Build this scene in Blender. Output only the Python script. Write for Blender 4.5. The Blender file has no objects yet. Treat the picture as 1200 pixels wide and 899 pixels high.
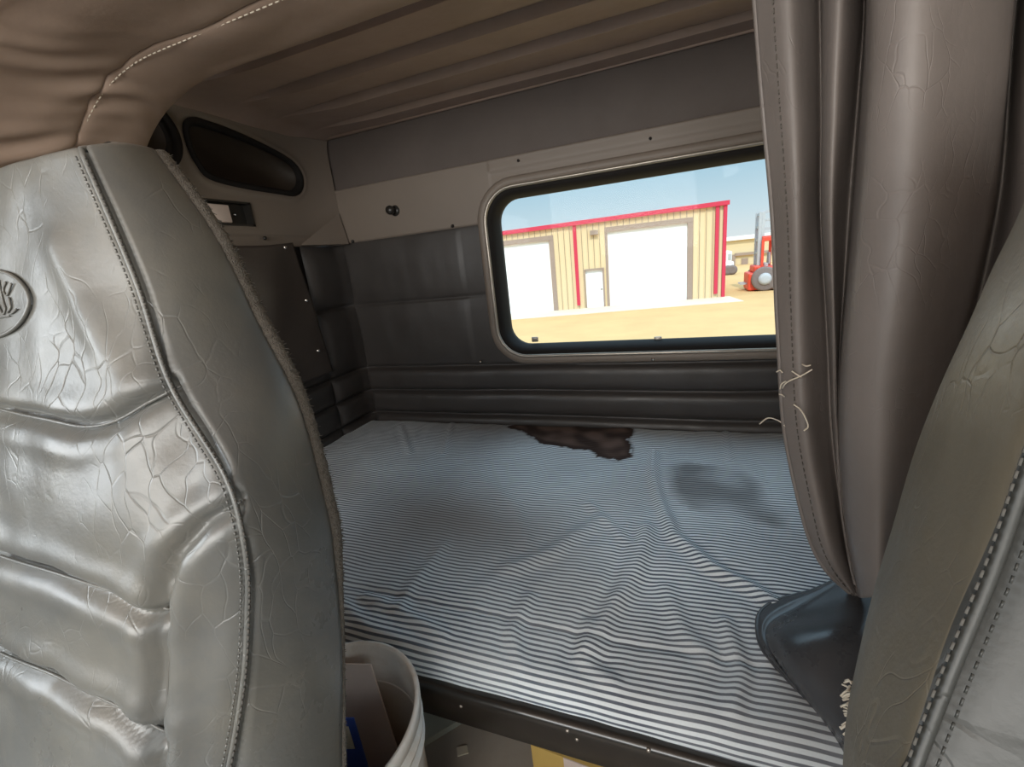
import bpy, bmesh, math, random
from mathutils import Vector, noise, Matrix
random.seed(7)
PI = math.pi
H = 0.92            # eye height of the photographer above the cab floor; z below is written relative to the eye
SC = bpy.context.scene
COL = SC.collection

# ------------------------------------------------------------------ survey of the photograph
AX = Vector((0.93762974, -0.00207747, -0.34762934))
AY = Vector((0.33177815, -0.29322579, 0.89662807))
AD = Vector((0.1037966, 0.95604096, 0.27424797))
F_PX = 502.0
def ray(u, v):
    r = Vector((u - 600.0, v - 449.5, F_PX))
    return Vector((r.dot(AX), r.dot(AY), -r.dot(AD)))
def PY(u, v, y): r = ray(u, v); return r * (y / r.y)
def PZ(u, v, z): r = ray(u, v); return r * (z / r.z)
def PX(u, v, x): r = ray(u, v); return r * (x / r.x)

# ------------------------------------------------------------------ object helpers
def wloc(o):
    l = Vector((0, 0, 0))
    while o is not None:
        l += o.location; o = o.parent
    return l
def tag(o, label=None, cat=None, group=None, kind=None):
    if label: o['label'] = label
    if cat: o['category'] = cat
    if group: o['group'] = group
    if kind: o['kind'] = kind
    return o
def empty(name, loc, label, cat, group=None):
    o = bpy.data.objects.new(name, None); COL.objects.link(o)
    o.location = (loc[0], loc[1], loc[2] + H); o.empty_display_size = .05
    return tag(o, label, cat, group)
def mk(name, vf, mat, parent=None, smooth=True, uv=None, attrs=None):
    verts, faces = vf
    vs = [Vector((v[0], v[1], v[2] + H)) for v in verts]
    if parent is None:
        xs = [v.x for v in vs]; ys = [v.y for v in vs]; zs = [v.z for v in vs]
        loc = Vector(((min(xs) + max(xs)) / 2, (min(ys) + max(ys)) / 2, min(zs)))
        off = loc
    else:
        loc = Vector((0, 0, 0)); off = wloc(parent)
    me = bpy.data.meshes.new(name)
    me.from_pydata([v - off for v in vs], [], faces)
    if smooth:
        me.polygons.foreach_set('use_smooth', [True] * len(me.polygons))
    if uv:
        l = me.uv_layers.new(name='UVMap')
        for lp in me.loops: l.data[lp.index].uv = uv[lp.vertex_index]
    if attrs:
        for k, vals in attrs.items():
            a = me.attributes.new(k, 'FLOAT', 'POINT'); a.data.foreach_set('value', vals)
    me.update()
    o = bpy.data.objects.new(name, me); COL.objects.link(o)
    o.location = loc
    if parent is not None: o.parent = parent
    for m in (mat if isinstance(mat, (list, tuple)) else [mat]): me.materials.append(m)
    return o
def join(*parts):
    V, Fa = [], []
    for v, f in parts:
        n = len(V); V += list(v); Fa += [tuple(i + n for i in q) for q in f]
    return V, Fa
def grid(fn, nu, nv, skip=None, closed_u=False):
    V = [fn(i, j) for j in range(nv + 1) for i in range(nu + (0 if closed_u else 1))]
    W = nu + (0 if closed_u else 1); Fa = []
    for j in range(nv):
        for i in range(nu):
            if skip and skip(i, j): continue
            i2 = (i + 1) % W
            Fa.append((j * W + i, j * W + i2, (j + 1) * W + i2, (j + 1) * W + i))
    return V, Fa
def box(x0, x1, y0, y1, z0, z1, bev=0.0, seg=2):
    bm = bmesh.new(); bmesh.ops.create_cube(bm, size=1)
    for v in bm.verts:
        v.co = Vector((x0 + (v.co.x + .5) * (x1 - x0), y0 + (v.co.y + .5) * (y1 - y0), z0 + (v.co.z + .5) * (z1 - z0)))
    if bev > 0:
        bmesh.ops.bevel(bm, geom=list(bm.edges), offset=bev, segments=seg, profile=.5, affect='EDGES')
    return bm_out(bm)
def bm_out(bm):
    bm.verts.ensure_lookup_table(); bm.verts.index_update()
    r = ([v.co.copy() for v in bm.verts], [tuple(v.index for v in f.verts) for f in bm.faces]); bm.free(); return r
def xf(vf, M):
    return [M @ Vector(v) for v in vf[0]], vf[1]
def cat_rom(pts, n):
    pts = [Vector(p) for p in pts]; P = [pts[0] * 2 - pts[1]] + pts + [pts[-1] * 2 - pts[-2]]; out = []
    for i in range(1, len(P) - 2):
        for k in range(n):
            t = k / n; a, b, c, d = P[i - 1], P[i], P[i + 1], P[i + 2]
            out.append(.5 * ((2 * b) + (c - a) * t + (2 * a - 5 * b + 4 * c - d) * t * t + (3 * b - a - 3 * c + d) * t ** 3))
    out.append(pts[-1]); return out
def tube(pts, r, seg=8, cap=True, closed=False):
    pts = [Vector(p) for p in pts]; n = len(pts); V, Fa = [], []
    rr = r if isinstance(r, (list, tuple)) else [r] * n
    up = None
    for i, p in enumerate(pts):
        a = pts[(i - 1) % n] if (closed or i > 0) else p
        b = pts[(i + 1) % n] if (closed or i < n - 1) else p
        t = (b - a).normalized() if (b - a).length > 1e-9 else Vector((0, 0, 1))
        if up is None:
            up = Vector((0, 0, 1)) if abs(t.z) < .9 else Vector((0, 1, 0))
        s = t.cross(up)
        if s.length < 1e-6: s = t.cross(Vector((1, 0, 0)))
        s.normalize(); up = s.cross(t).normalized()
        for k in range(seg):
            a_ = 2 * PI * k / seg
            V.append(p + (s * math.cos(a_) + up * math.sin(a_)) * rr[i])
    m = n if closed else n - 1
    for i in range(m):
        for k in range(seg):
            k2 = (k + 1) % seg; i2 = (i + 1) % n
            Fa.append((i * seg + k, i * seg + k2, i2 * seg + k2, i2 * seg + k))
    if cap and not closed:
        Fa.append(tuple(range(seg))[::-1]); Fa.append(tuple((n - 1) * seg + k for k in range(seg)))
    return V, Fa
def lathe(prof, c, seg=48, ax='z'):
    V, Fa = [], []
    for (r, z) in prof:
        for k in range(seg):
            a = 2 * PI * k / seg
            if ax == 'z': V.append(Vector((c[0] + r * math.cos(a), c[1] + r * math.sin(a), c[2] + z)))
            elif ax == 'y': V.append(Vector((c[0] + r * math.cos(a), c[1] + z, c[2] + r * math.sin(a))))
            else: V.append(Vector((c[0] + z, c[1] + r * math.cos(a), c[2] + r * math.sin(a))))
    for j in range(len(prof) - 1):
        for k in range(seg):
            k2 = (k + 1) % seg
            Fa.append((j * seg + k, j * seg + k2, (j + 1) * seg + k2, (j + 1) * seg + k))
    return V, Fa
def rrect(x0, x1, z0, z1, r, n=8):
    """rounded rectangle loop in 2D"""
    P = []
    for cx, cz, a0 in ((x1 - r, z1 - r, 0), (x0 + r, z1 - r, 90), (x0 + r, z0 + r, 180), (x1 - r, z0 + r, 270)):
        for k in range(n + 1):
            a = math.radians(a0 + 90 * k / n); P.append((cx + r * math.cos(a), cz + r * math.sin(a)))
    return P
def loop_rings(rings):
    """rings: list of equal-length closed 3D loops -> skin"""
    n = len(rings[0]); V = [Vector(p) for R in rings for p in R]; Fa = []
    for j in range(len(rings) - 1):
        for k in range(n):
            k2 = (k + 1) % n; Fa.append((j * n + k, j * n + k2, (j + 1) * n + k2, (j + 1) * n + k))
    return V, Fa
def seg_dist(px, pz, poly):
    best = 9.0
    for (ax, az), (bx, bz) in zip(poly, poly[1:]):
        dx, dz = bx - ax, bz - az; L = dx * dx + dz * dz
        t = 0 if L == 0 else max(0, min(1, ((px - ax) * dx + (pz - az) * dz) / L))
        d = math.hypot(px - ax - t * dx, pz - az - t * dz)
        if d < best: best = d
    return best
def inside(px, py, poly):
    c = False; n = len(poly)
    for i in range(n):
        x1, y1 = poly[i]; x2, y2 = poly[(i + 1) % n]
        if (y1 > py) != (y2 > py) and px < (x2 - x1) * (py - y1) / (y2 - y1) + x1: c = not c
    return c
def G(d, w): return math.exp(-(d / w) ** 2)
def nz(x, y, z=0.0): return noise.noise(Vector((x, y, z)))
def interp(tab, x):
    if x <= tab[0][0]: return tab[0][1]
    for (a, b), (c, d) in zip(tab, tab[1:]):
        if x <= c: return b + (d - b) * (x - a) / (c - a)
    return tab[-1][1]

# ------------------------------------------------------------------ materials
def new_mat(name):
    m = bpy.data.materials.new(name); m.use_nodes = True
    nt = m.node_tree; nt.nodes.clear()
    out = nt.nodes.new('ShaderNodeOutputMaterial'); b = nt.nodes.new('ShaderNodeBsdfPrincipled')
    nt.links.new(b.outputs[0], out.inputs[0]); return m, nt, b
def N(nt, t, **kw):
    n = nt.nodes.new(t)
    for k, v in kw.items():
        if k.startswith('i_'): n.inputs[int(k[2:])].default_value = v
        elif k in n.inputs.keys() if hasattr(n.inputs, 'keys') else False: n.inputs[k].default_value = v
        else: setattr(n, k, v)
    return n
def tex(nt, scale, detail=3, rough=.6, obj=True, dist=0.0, mapping=None):
    tc = nt.nodes.new('ShaderNodeTexCoord'); n = nt.nodes.new('ShaderNodeTexNoise')
    n.inputs['Scale'].default_value = scale; n.inputs['Detail'].default_value = detail
    n.inputs['Roughness'].default_value = rough; n.inputs['Distortion'].default_value = dist
    src = tc.outputs['Object']
    if mapping:
        mp = nt.nodes.new('ShaderNodeMapping'); mp.inputs['Scale'].default_value = mapping
        nt.links.new(src, mp.inputs[0]); src = mp.outputs[0]
    nt.links.new(src, n.inputs['Vector']); return n
def ramp(nt, src, stops):
    r = nt.nodes.new('ShaderNodeValToRGB'); e = r.color_ramp.elements
    while len(e) < len(stops): e.new(.5)
    for k, (p, c) in enumerate(stops):
        e[k].position = p; e[k].color = (c, c, c, 1) if isinstance(c, (int, float)) else (*c, 1)
    nt.links.new(src, r.inputs[0]); return r
def math_n(nt, op, a, b=None, c=None):
    n = nt.nodes.new('ShaderNodeMath'); n.operation = op
    for k, v in enumerate((a, b, c)):
        if v is None: continue
        if isinstance(v, (int, float)): n.inputs[k].default_value = v
        else: nt.links.new(v, n.inputs[k])
    return n.outputs[0]
def mixc(nt, f, a, b, mode='MIX'):
    n = nt.nodes.new('ShaderNodeMix'); n.data_type = 'RGBA'; n.blend_type = mode
    for k, v in ((0, f), (6, a), (7, b)):
        if isinstance(v, (int, float)): n.inputs[k].default_value = v
        elif isinstance(v, tuple): n.inputs[k].default_value = (*v, 1)
        else: nt.links.new(v, n.inputs[k])
    return n.outputs[2]
def bump(nt, b, chain):
    prev = None
    for src, s, d in chain:
        n = nt.nodes.new('ShaderNodeBump'); n.inputs['Strength'].default_value = s; n.inputs['Distance'].default_value = d
        nt.links.new(src, n.inputs['Height'])
        if prev is not None: nt.links.new(prev, n.inputs['Normal'])
        prev = n.outputs[0]
    nt.links.new(prev, b.inputs['Normal'])
def simple(name, col, rough=.5, metal=0.0, var=.15, vs=12, bs=0.0, bsc=200, spec=.5, coat=0):
    m, nt, b = new_mat(name)
    n = tex(nt, vs, 4)
    c = mixc(nt, n.outputs[0], tuple(x * (1 - var) for x in col), tuple(min(1, x * (1 + var)) for x in col))
    nt.links.new(c, b.inputs['Base Color'])
    b.inputs['Roughness'].default_value = rough; b.inputs['Metallic'].default_value = metal
    b.inputs['Specular IOR Level'].default_value = spec
    if coat: b.inputs['Coat Weight'].default_value = coat
    if bs: bump(nt, b, [(tex(nt, bsc, 2).outputs[0], bs, .002)])
    return m
def vinyl(name, col, rough=.38, crease=.5, grain=.25, dirt=None, dirt_amt=.5, cs=9, spec=.5, wear=0.0):
    m, nt, b = new_mat(name)
    n = tex(nt, 5, 5, .65)
    c = mixc(nt, n.outputs[0], tuple(x * .78 for x in col), tuple(x * 1.22 for x in col))
    if dirt:
        dn = tex(nt, 3.2, 7, .7, dist=.6); dr = ramp(nt, dn.outputs[0], [(.42, 0.0), (.66, 1.0)])
        c = mixc(nt, math_n(nt, 'MULTIPLY', dr.outputs[0], dirt_amt), c, dirt)
    # crease network
    tc = nt.nodes.new('ShaderNodeTexCoord')
    wn = tex(nt, 6, 3, .5)
    add = nt.nodes.new('ShaderNodeMixRGB'); add.blend_type = 'LINEAR_LIGHT'; add.inputs[0].default_value = .06
    nt.links.new(tc.outputs['Object'], add.inputs[1]); nt.links.new(wn.outputs['Color'], add.inputs[2])
    mpn = nt.nodes.new('ShaderNodeMapping'); mpn.inputs['Rotation'].default_value = (.5, .4, .6); mpn.inputs['Scale'].default_value = (1, .8, .38)
    nt.links.new(add.outputs[0], mpn.inputs[0])
    vo = nt.nodes.new('ShaderNodeTexVoronoi'); vo.feature = 'DISTANCE_TO_EDGE'; vo.inputs['Scale'].default_value = cs
    nt.links.new(mpn.outputs[0], vo.inputs['Vector'])
    vr = ramp(nt, vo.outputs[0], [(0.0, 0.0), (.035, 1.0)])
    msk = ramp(nt, tex(nt, 9, 4, .7).outputs[0], [(.47, 0.0), (.62, 1.0)])
    cr = math_n(nt, 'MULTIPLY', math_n(nt, 'SUBTRACT', 1.0, vr.outputs[0]), msk.outputs[0])
    crh = math_n(nt, 'SUBTRACT', 1.0, cr)
    g = tex(nt, 420, 2, .5)
    bump(nt, b, [(tex(nt, 14, 4, .6).outputs[0], .2, .005), (crh, crease, .0007), (g.outputs[0], grain, .0004)])
    if wear: c = mixc(nt, math_n(nt, 'MULTIPLY', cr, wear), c, tuple(min(1, x * 1.8) for x in col))
    nt.links.new(c, b.inputs['Base Color'])
    rr = ramp(nt, tex(nt, 8, 5, .7).outputs[0], [(.3, rough - .08), (.7, rough + .14)])
    nt.links.new(rr.outputs[0], b.inputs['Roughness'])
    b.inputs['Specular IOR Level'].default_value = spec
    return m

M_seat = vinyl('seat vinyl', (.128, .130, .124), .31, .45, .25, dirt=(.26, .235, .18), dirt_amt=.35, cs=58, spec=.7, wear=.25)
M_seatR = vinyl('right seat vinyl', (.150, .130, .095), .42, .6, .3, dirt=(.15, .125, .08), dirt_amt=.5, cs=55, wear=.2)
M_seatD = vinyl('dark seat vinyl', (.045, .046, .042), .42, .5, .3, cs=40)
M_fuzz = simple('velcro fuzz', (.16, .145, .125), .95, var=.5, vs=300, bs=1.0, bsc=600, spec=.1)
M_curt = vinyl('curtain vinyl', (.20, .172, .156), .46, .5, .2, cs=60, wear=.1)
M_curtD = vinyl('curtain back vinyl', (.09, .082, .078), .5, .4, .2, cs=34)
M_flap = vinyl('black vinyl', (.055, .056, .060), .30, .2, .2, cs=25)
M_pad = vinyl('padded wall vinyl', (.056, .050, .047), .40, .1, .3, cs=18)
M_padL = vinyl('padded side vinyl', (.042, .037, .034), .42, .1, .3, cs=18)
M_upper = vinyl('upper wall vinyl', (.125, .104, .094), .6, 0, .25, cs=18, spec=.3)
M_trim = simple('moulded trim plastic', (.205, .168, .138), .5, var=.06, vs=6, bs=.15, bsc=500)
M_ceil = vinyl('headliner vinyl', (.41, .305, .25), .42, .1, .2, dirt=(.34, .25, .18), dirt_amt=.4, cs=3, spec=.4)
M_arch = vinyl('arch vinyl', (.37, .27, .21), .42, .15, .2, cs=3, spec=.45)
M_thread = simple('cream thread', (.72, .64, .52), .8, var=.1)
M_threadD = simple('dark thread', (.10, .095, .085), .8, var=.2)
M_black = simple('black rubber', (.014, .012, .011), .8, var=.2, spec=.25)
M_blackp = simple('black plastic', (.02, .018, .016), .35, var=.2)
M_dark = simple('dark interior', (.035, .024, .016), .6, var=.3)
M_rim = simple('worn aluminium trim', (.42, .38, .33), .35, .7, var=.15)
M_chrome = simple('screw chrome', (.75, .72, .68), .2, 1.0)
M_rail = simple('black painted steel', (.018, .016, .014), .3, .0, var=.3, vs=30, spec=.6, coat=.3)
M_deck = simple('black deck', (.012, .012, .012), .6)
M_white = simple('white bucket plastic', (.72, .69, .64), .4, var=.05, vs=5)
def bucket_mat():
    m, nt, b = new_mat('stained bucket plastic')
    n = tex(nt, 9, 6, .7, dist=.5); r = ramp(nt, n.outputs[0], [(.5, 0.0), (.72, 1.0)])
    c = mixc(nt, math_n(nt, 'MULTIPLY', r.outputs[0], .55), (.80, .77, .72), (.50, .38, .26))
    sep = nt.nodes.new('ShaderNodeSeparateXYZ'); tc = nt.nodes.new('ShaderNodeTexCoord'); nt.links.new(tc.outputs['Object'], sep.inputs[0])
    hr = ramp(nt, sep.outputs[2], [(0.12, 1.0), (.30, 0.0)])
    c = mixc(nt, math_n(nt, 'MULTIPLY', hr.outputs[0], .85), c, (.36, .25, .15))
    nt.links.new(c, b.inputs['Base Color']); b.inputs['Roughness'].default_value = .42; return m
M_bucket = bucket_mat()
M_paper = simple('paper scrap', (.62, .56, .44), .8, var=.1)
M_card = simple('white card', (.70, .58, .52), .7, var=.12, vs=20)
M_blue = simple('blue print', (.03, .07, .32), .5, var=.1)
M_carton = simple('yellow carton', (.62, .42, .12), .7, var=.1, vs=30)
M_green = simple('green print', (.10, .18, .07), .6)
M_floor = vinyl('cab floor', (.36, .32, .27), .55, .1, .4, dirt=(.32, .25, .18), dirt_amt=.6, cs=5)
M_plate = simple('pale plate', (.48, .50, .42), .5, var=.15, vs=20)
M_foam = simple('foam', (.65, .5, .32), .9, var=.2, vs=60, bs=.6, bsc=150)
M_orange = simple('painted orange light', (.85, .30, .10), .7)  # orange light on the torn edge, put into the colour

def sheet_mat():
    m, nt, b = new_mat('striped sheet')
    tc = nt.nodes.new('ShaderNodeTexCoord'); sep = nt.nodes.new('ShaderNodeSeparateXYZ')
    nt.links.new(tc.outputs['UV'], sep.inputs[0])
    fr = math_n(nt, 'FRACT', math_n(nt, 'MULTIPLY', sep.outputs[1], 1 / .0096))
    s = math_n(nt, 'ABSOLUTE', math_n(nt, 'SUBTRACT', fr, .5))
    st = ramp(nt, s, [(.24, 0.0), (.32, 1.0)])
    fade = ramp(nt, tex(nt, 4, 5, .7).outputs[0], [(.3, .75), (.7, 1.0)])
    weave = tex(nt, 500, 2)
    navy = mixc(nt, weave.outputs[0], (.035, .055, .09), (.07, .095, .14))
    white = mixc(nt, weave.outputs[0], (.74, .81, .85), (.88, .93, .95))
    c = mixc(nt, math_n(nt, 'MULTIPLY', st.outputs[0], fade.outputs[0]), white, navy)
    for nm, col, amt in (('grime', (.19, .15, .12), .75), ('grey', (.085, .082, .08), .66), ('brown', (.034, .014, .007), .97), ('brown_core', (.24, .16, .13), .55)):
        a = nt.nodes.new('ShaderNodeAttribute'); a.attribute_name = nm
        c = mixc(nt, math_n(nt, 'MULTIPLY', a.outputs['Fac'], amt), c, col)
    nt.links.new(c, b.inputs['Base Color']); b.inputs['Roughness'].default_value = .9
    b.inputs['Specular IOR Level'].default_value = .1
    b.inputs['Sheen Weight'].default_value = .03
    bump(nt, b, [(tex(nt, 25, 5, .6).outputs[0], .5, .004), (weave.outputs[0], .2, .0005)])
    return m
M_sheet = sheet_mat()

def glass_mat():
    m = bpy.data.materials.new('dusty window glass'); m.use_nodes = True; nt = m.node_tree; nt.nodes.clear()
    out = nt.nodes.new('ShaderNodeOutputMaterial'); tr = nt.nodes.new('ShaderNodeBsdfTransparent'); gl = nt.nodes.new('ShaderNodeBsdfGlossy')
    tr.inputs[0].default_value = (.96, .98, .97, 1); gl.inputs['Roughness'].default_value = .03
    mx = nt.nodes.new('ShaderNodeMixShader'); fr = nt.nodes.new('ShaderNodeFresnel'); fr.inputs[0].default_value = 1.4
    nt.links.new(math_n(nt, 'MULTIPLY', fr.outputs[0], .3), mx.inputs[0]); nt.links.new(tr.outputs[0], mx.inputs[1]); nt.links.new(gl.outputs[0], mx.inputs[2])
    nt.links.new(mx.outputs[0], out.inputs[0]); return m
M_glass = glass_mat()

def in_rr(x, z, ins, R=.135):
    x0, x1, z0, z1 = WIN[0] + ins, WIN[1] - ins, WIN[2] + ins, WIN[3] - ins; r = R - ins
    if not (x0 < x < x1 and z0 < z < z1): return False
    cx = min(max(x, x0 + r), x1 - r); cz = min(max(z, z0 + r), z1 - r)
    return math.hypot(x - cx, z - cz) <= r
# ------------------------------------------------------------------ setting: cab shell
YW = 1.45; XL = -1.24; XR = 1.02; ZC = .505; ZF = -H
WIN = (-.62, .66, -.365, .262)     # surround outer outline
def wall_rear():
    nu, nv = 150, 100
    x0, x1, z0, z1 = XL - .01, XR + .01, ZF, .58
    def pt(i, j):
        x = x0 + (x1 - x0) * i / nu; z = z0 + (z1 - z0) * j / nv
        y = YW + .012 + .004 * nz(x * 3, z * 3)
        return Vector((x, y, z))
    def skip(i, j):
        x = x0 + (x1 - x0) * (i + .5) / nu; z = z0 + (z1 - z0) * (j + .5) / nv
        return WIN[0] + .05 < x < WIN[1] - .05 and WIN[2] + .05 < z < WIN[3] - .05
    o = mk('wall_rear', grid(pt, nu, nv, skip), M_upper); o['kind'] = 'structure'
    # outer steel skin, so that no daylight leaks
wall_rear()

def trim_rear():
    # moulded plate: z .13 .. .325 with the window cut out
    nu, nv = 440, 40; x0, x1, z0, z1 = -1.20, XR, .128, .325
    def pt(i, j):
        x = x0 + (x1 - x0) * i / nu; z = z0 + (z1 - z0) * j / nv
        e = min(z1 - z, z - z0, x - x0)
        y = YW - .004 + (.012 if e < .001 else 0)
        if x > -.56: y += -.004 * (1 / (1 + math.exp(-(z - .285) * 400)) ) + .002
        if z > .318: y -= .003
        return Vector((x, y, z))
    def skip(i, j):
        x = x0 + (x1 - x0) * (i + .5) / nu; z = z0 + (z1 - z0) * (j + .5) / nv
        return in_rr(x, z, .013)
    o = mk('trim_1', grid(pt, nu, nv, skip), M_trim); o['kind'] = 'structure'
trim_rear()

def pad_profile(z, seams, w=.006, depth=.012, bulge=.012):
    """height of a pad towards the room at height z"""
    S = sorted(seams); h = 0
    for a, b in zip(S, S[1:]):
        if a <= z <= b:
            t = (z - a) / (b - a); h = bulge * (1 - abs(2 * t - 1) ** 3.5)
    d = min(abs(z - s) for s in S)
    return h - depth * G(d, w)
SEAMS = [-.66, -.571, -.471, -.372, -.108, .135]
def padded_rear():
    nu, nv = 230, 160; x0, x1, z0, z1 = -1.215, XR, -.66, .14
    def pt(i, j):
        x = x0 + (x1 - x0) * i / nu; z = z0 + (z1 - z0) * j / nv
        zz = z + .004 * nz(x * 2.5, 1.3)
        b = .020 if zz < -.37 else .008
        h = pad_profile(zz, SEAMS, .006 if zz < -.3 else .004, .010 if zz < -.3 else .005, b)
        h *= min(1, (x - x0) / .02 + .15)
        h += .003 * nz(x * 6, z * 9) + .0015 * nz(x * 20, z * 4, 3)
        if zz > -.37 and x > -.7: h *= .5
        return Vector((x, YW + .002 - h, z))
    def skip(i, j):
        x = x0 + (x1 - x0) * (i + .5) / nu; z = z0 + (z1 - z0) * (j + .5) / nv
        return in_rr(x, z, .012)
    o = mk('padded_wall_panel', grid(pt, nu, nv, skip), M_pad)
    tag(o, 'grey quilted vinyl wall panel below and left of the rear window', 'wall panel')
padded_rear()

def window():
    w = empty('window_1', (0, YW, -.33), None, None); w['kind'] = 'structure'
    def ring(ins, y, r): return [(p[0], y, p[1]) for p in rrect(WIN[0] + ins, WIN[1] - ins, WIN[2] + ins, WIN[3] - ins, max(.02, r - ins))]
    R = .135
    o = mk('window_surround', loop_rings([ring(-.004, YW + .01, R), ring(0, YW - .012, R), ring(.006, YW - .018, R), ring(.022, YW - .018, R), ring(.028, YW - .012, R), ring(.030, YW + .03, R)]), M_trim, w)
    o = mk('metal_rim', loop_rings([ring(.024, YW - .01, R), ring(.026, YW - .021, R), ring(.031, YW - .023, R), ring(.036, YW - .018, R), ring(.036, YW + .03, R)]), M_rim, w)
    o['label'] = 'worn light metal rim around the rubber'
    o = mk('rubber_gasket', loop_rings([ring(.034, YW - .012, R), ring(.038, YW - .016, R), ring(.048, YW - .013, R), ring(.056, YW + .0, R), ring(.064, YW + .03, R), ring(.062, YW + .055, R), ring(.03, YW + .06, R)]), M_black, w)
    o['label'] = 'black rubber window gasket'
    g = ring(.058, YW + .04, R); n = len(g)
    mk('glass', ([Vector(p) for p in g], [tuple(range(n))]), M_glass, w, smooth=False)
    # small latch tabs at the foot of the glass
    for u in (627, 771):
        p = PY(u, 398, YW + .035)
        mk('glass_clip', box(p.x - .012, p.x + .012, p.y - .004, p.y + .004, p.z - .008, p.z + .01, .002), M_rim, w)
    p = PY(765, 421, YW - .01)
    if 0: mk('sill_strip', box(-.50, XR - .45, YW - .022, YW - .012, WIN[2] - .006, WIN[2] + .008, .003), M_trim, w)
window()

def screw(u, v, y=None, x=None, dark=False, r=.006, where=''):
    p = PY(u, v, y) if y is not None else PX(u, v, x)
    if y is not None:
        vf = lathe([(0, -.004), (r * .7, -.003), (r, 0), (r, .004)], (p.x, p.y, p.z), 12, 'y')
    else:
        vf = lathe([(0, .004), (r * .7, .003), (r, 0), (r, -.004)], (p.x, p.y, p.z), 12, 'x')
    o = mk('screw', vf, M_blackp if dark else M_chrome)
    return tag(o, where, 'screw')
screw(413, 283, y=YW - .008, dark=True, where='dark screw at the left end of the rear trim plate by the corner')
screw(530, 265, y=YW - .008, dark=True, where='dark screw at the lower edge of the trim plate beside the window')
screw(607, 188, y=YW - .012, r=.004, dark=True, where='tiny dark screw above the top left corner of the window')
screw(762, 162, y=YW - .012, r=.004, dark=True, where='tiny dark screw above the middle of the rear window')
screw(765, 421, y=YW - .018, r=.006, where='shiny screw in the sill below the rear window')
screw(563, 424, y=YW - .012, r=.006, where='shiny screw in the quilted vinyl left of the window sill')

# coat hook
p = PY(463, 247, YW - .004)
hk = empty('coat_hook', (p.x, p.y, p.z), 'small black knob hook on the trim plate left of the window', 'hook')
mk('mounting_base', lathe([(0, -.006), (.016, -.005), (.019, 0), (.019, .004)], (p.x, p.y, p.z), 20, 'y'), M_blackp, hk)
mk('knob', lathe([(.008, 0), (.008, -.02), (.014, -.026), (.016, -.034), (.013, -.041), (0, -.043)], (p.x, p.y, p.z), 20, 'y'), M_blackp, hk)

def ceiling():
    ribs = [.60, .755, .908, 1.064, 1.213, 1.372]
    nu, nv = 60, 200; x0, x1, y0, y1 = XL - .01, XR + .01, .60, YW + .02
    def pt(i, j):
        x = x0 + (x1 - x0) * i / nu; y = y0 + (y1 - y0) * j / nv
        z = ZC
        prev = max([r for r in ribs if r <= y + 1e-6] or [.6]); nxt = min([r for r in ribs if r > y] or [YW + .08])
        t = (y - prev) / max(.01, nxt - prev)
        amp = max(0, min(1, (x - XL - .10) / .22))
        z += amp * (-.016 + .022 * t if nxt < 1.46 else -.010 + .01 * t) * 1.0
        z += amp * .010 * G(y - nxt, .006)
        z += .003 * nz(x * 2, y * 9)
        d = x - XL
        if d < .10: z -= .03 * ((.10 - d) / .10) ** 2
        return Vector((x, y, z))
    o = mk('ceiling', grid(pt, nu, nv), M_ceil); o['kind'] = 'structure'
ceiling()
# piping where ceiling meets rear wall
o = mk('trim_2', tube([(XL + .02, YW + .004, .500), (0, YW + .004, .502), (XR, YW + .004, .502)], .006, 8), M_ceil); o['kind'] = 'structure'

def wall_left():
    def pt(i, j):
        y = -1.35 + 2.83 * i / 80; z = ZF + (.60 - ZF) * j / 60
        return Vector((XL - .02, y, z))
    def skip(i, j):
        y = -1.35 + 2.83 * (i + .5) / 80; z = ZF + (.60 - ZF) * (j + .5) / 60
        return -1.1 < y < -.2 and -.15 < z < .38
    o = mk('wall_left', grid(pt, 80, 60, skip), M_padL); o['kind'] = 'structure'
    def pr(i, j):
        y = -1.35 + 2.83 * i / 80; z = ZF + (.60 - ZF) * j / 60
        return Vector((XR, y, z))
    o = mk('wall_right', grid(pr, 80, 60, skip), M_padL); o['kind'] = 'structure'
wall_left()

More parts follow.
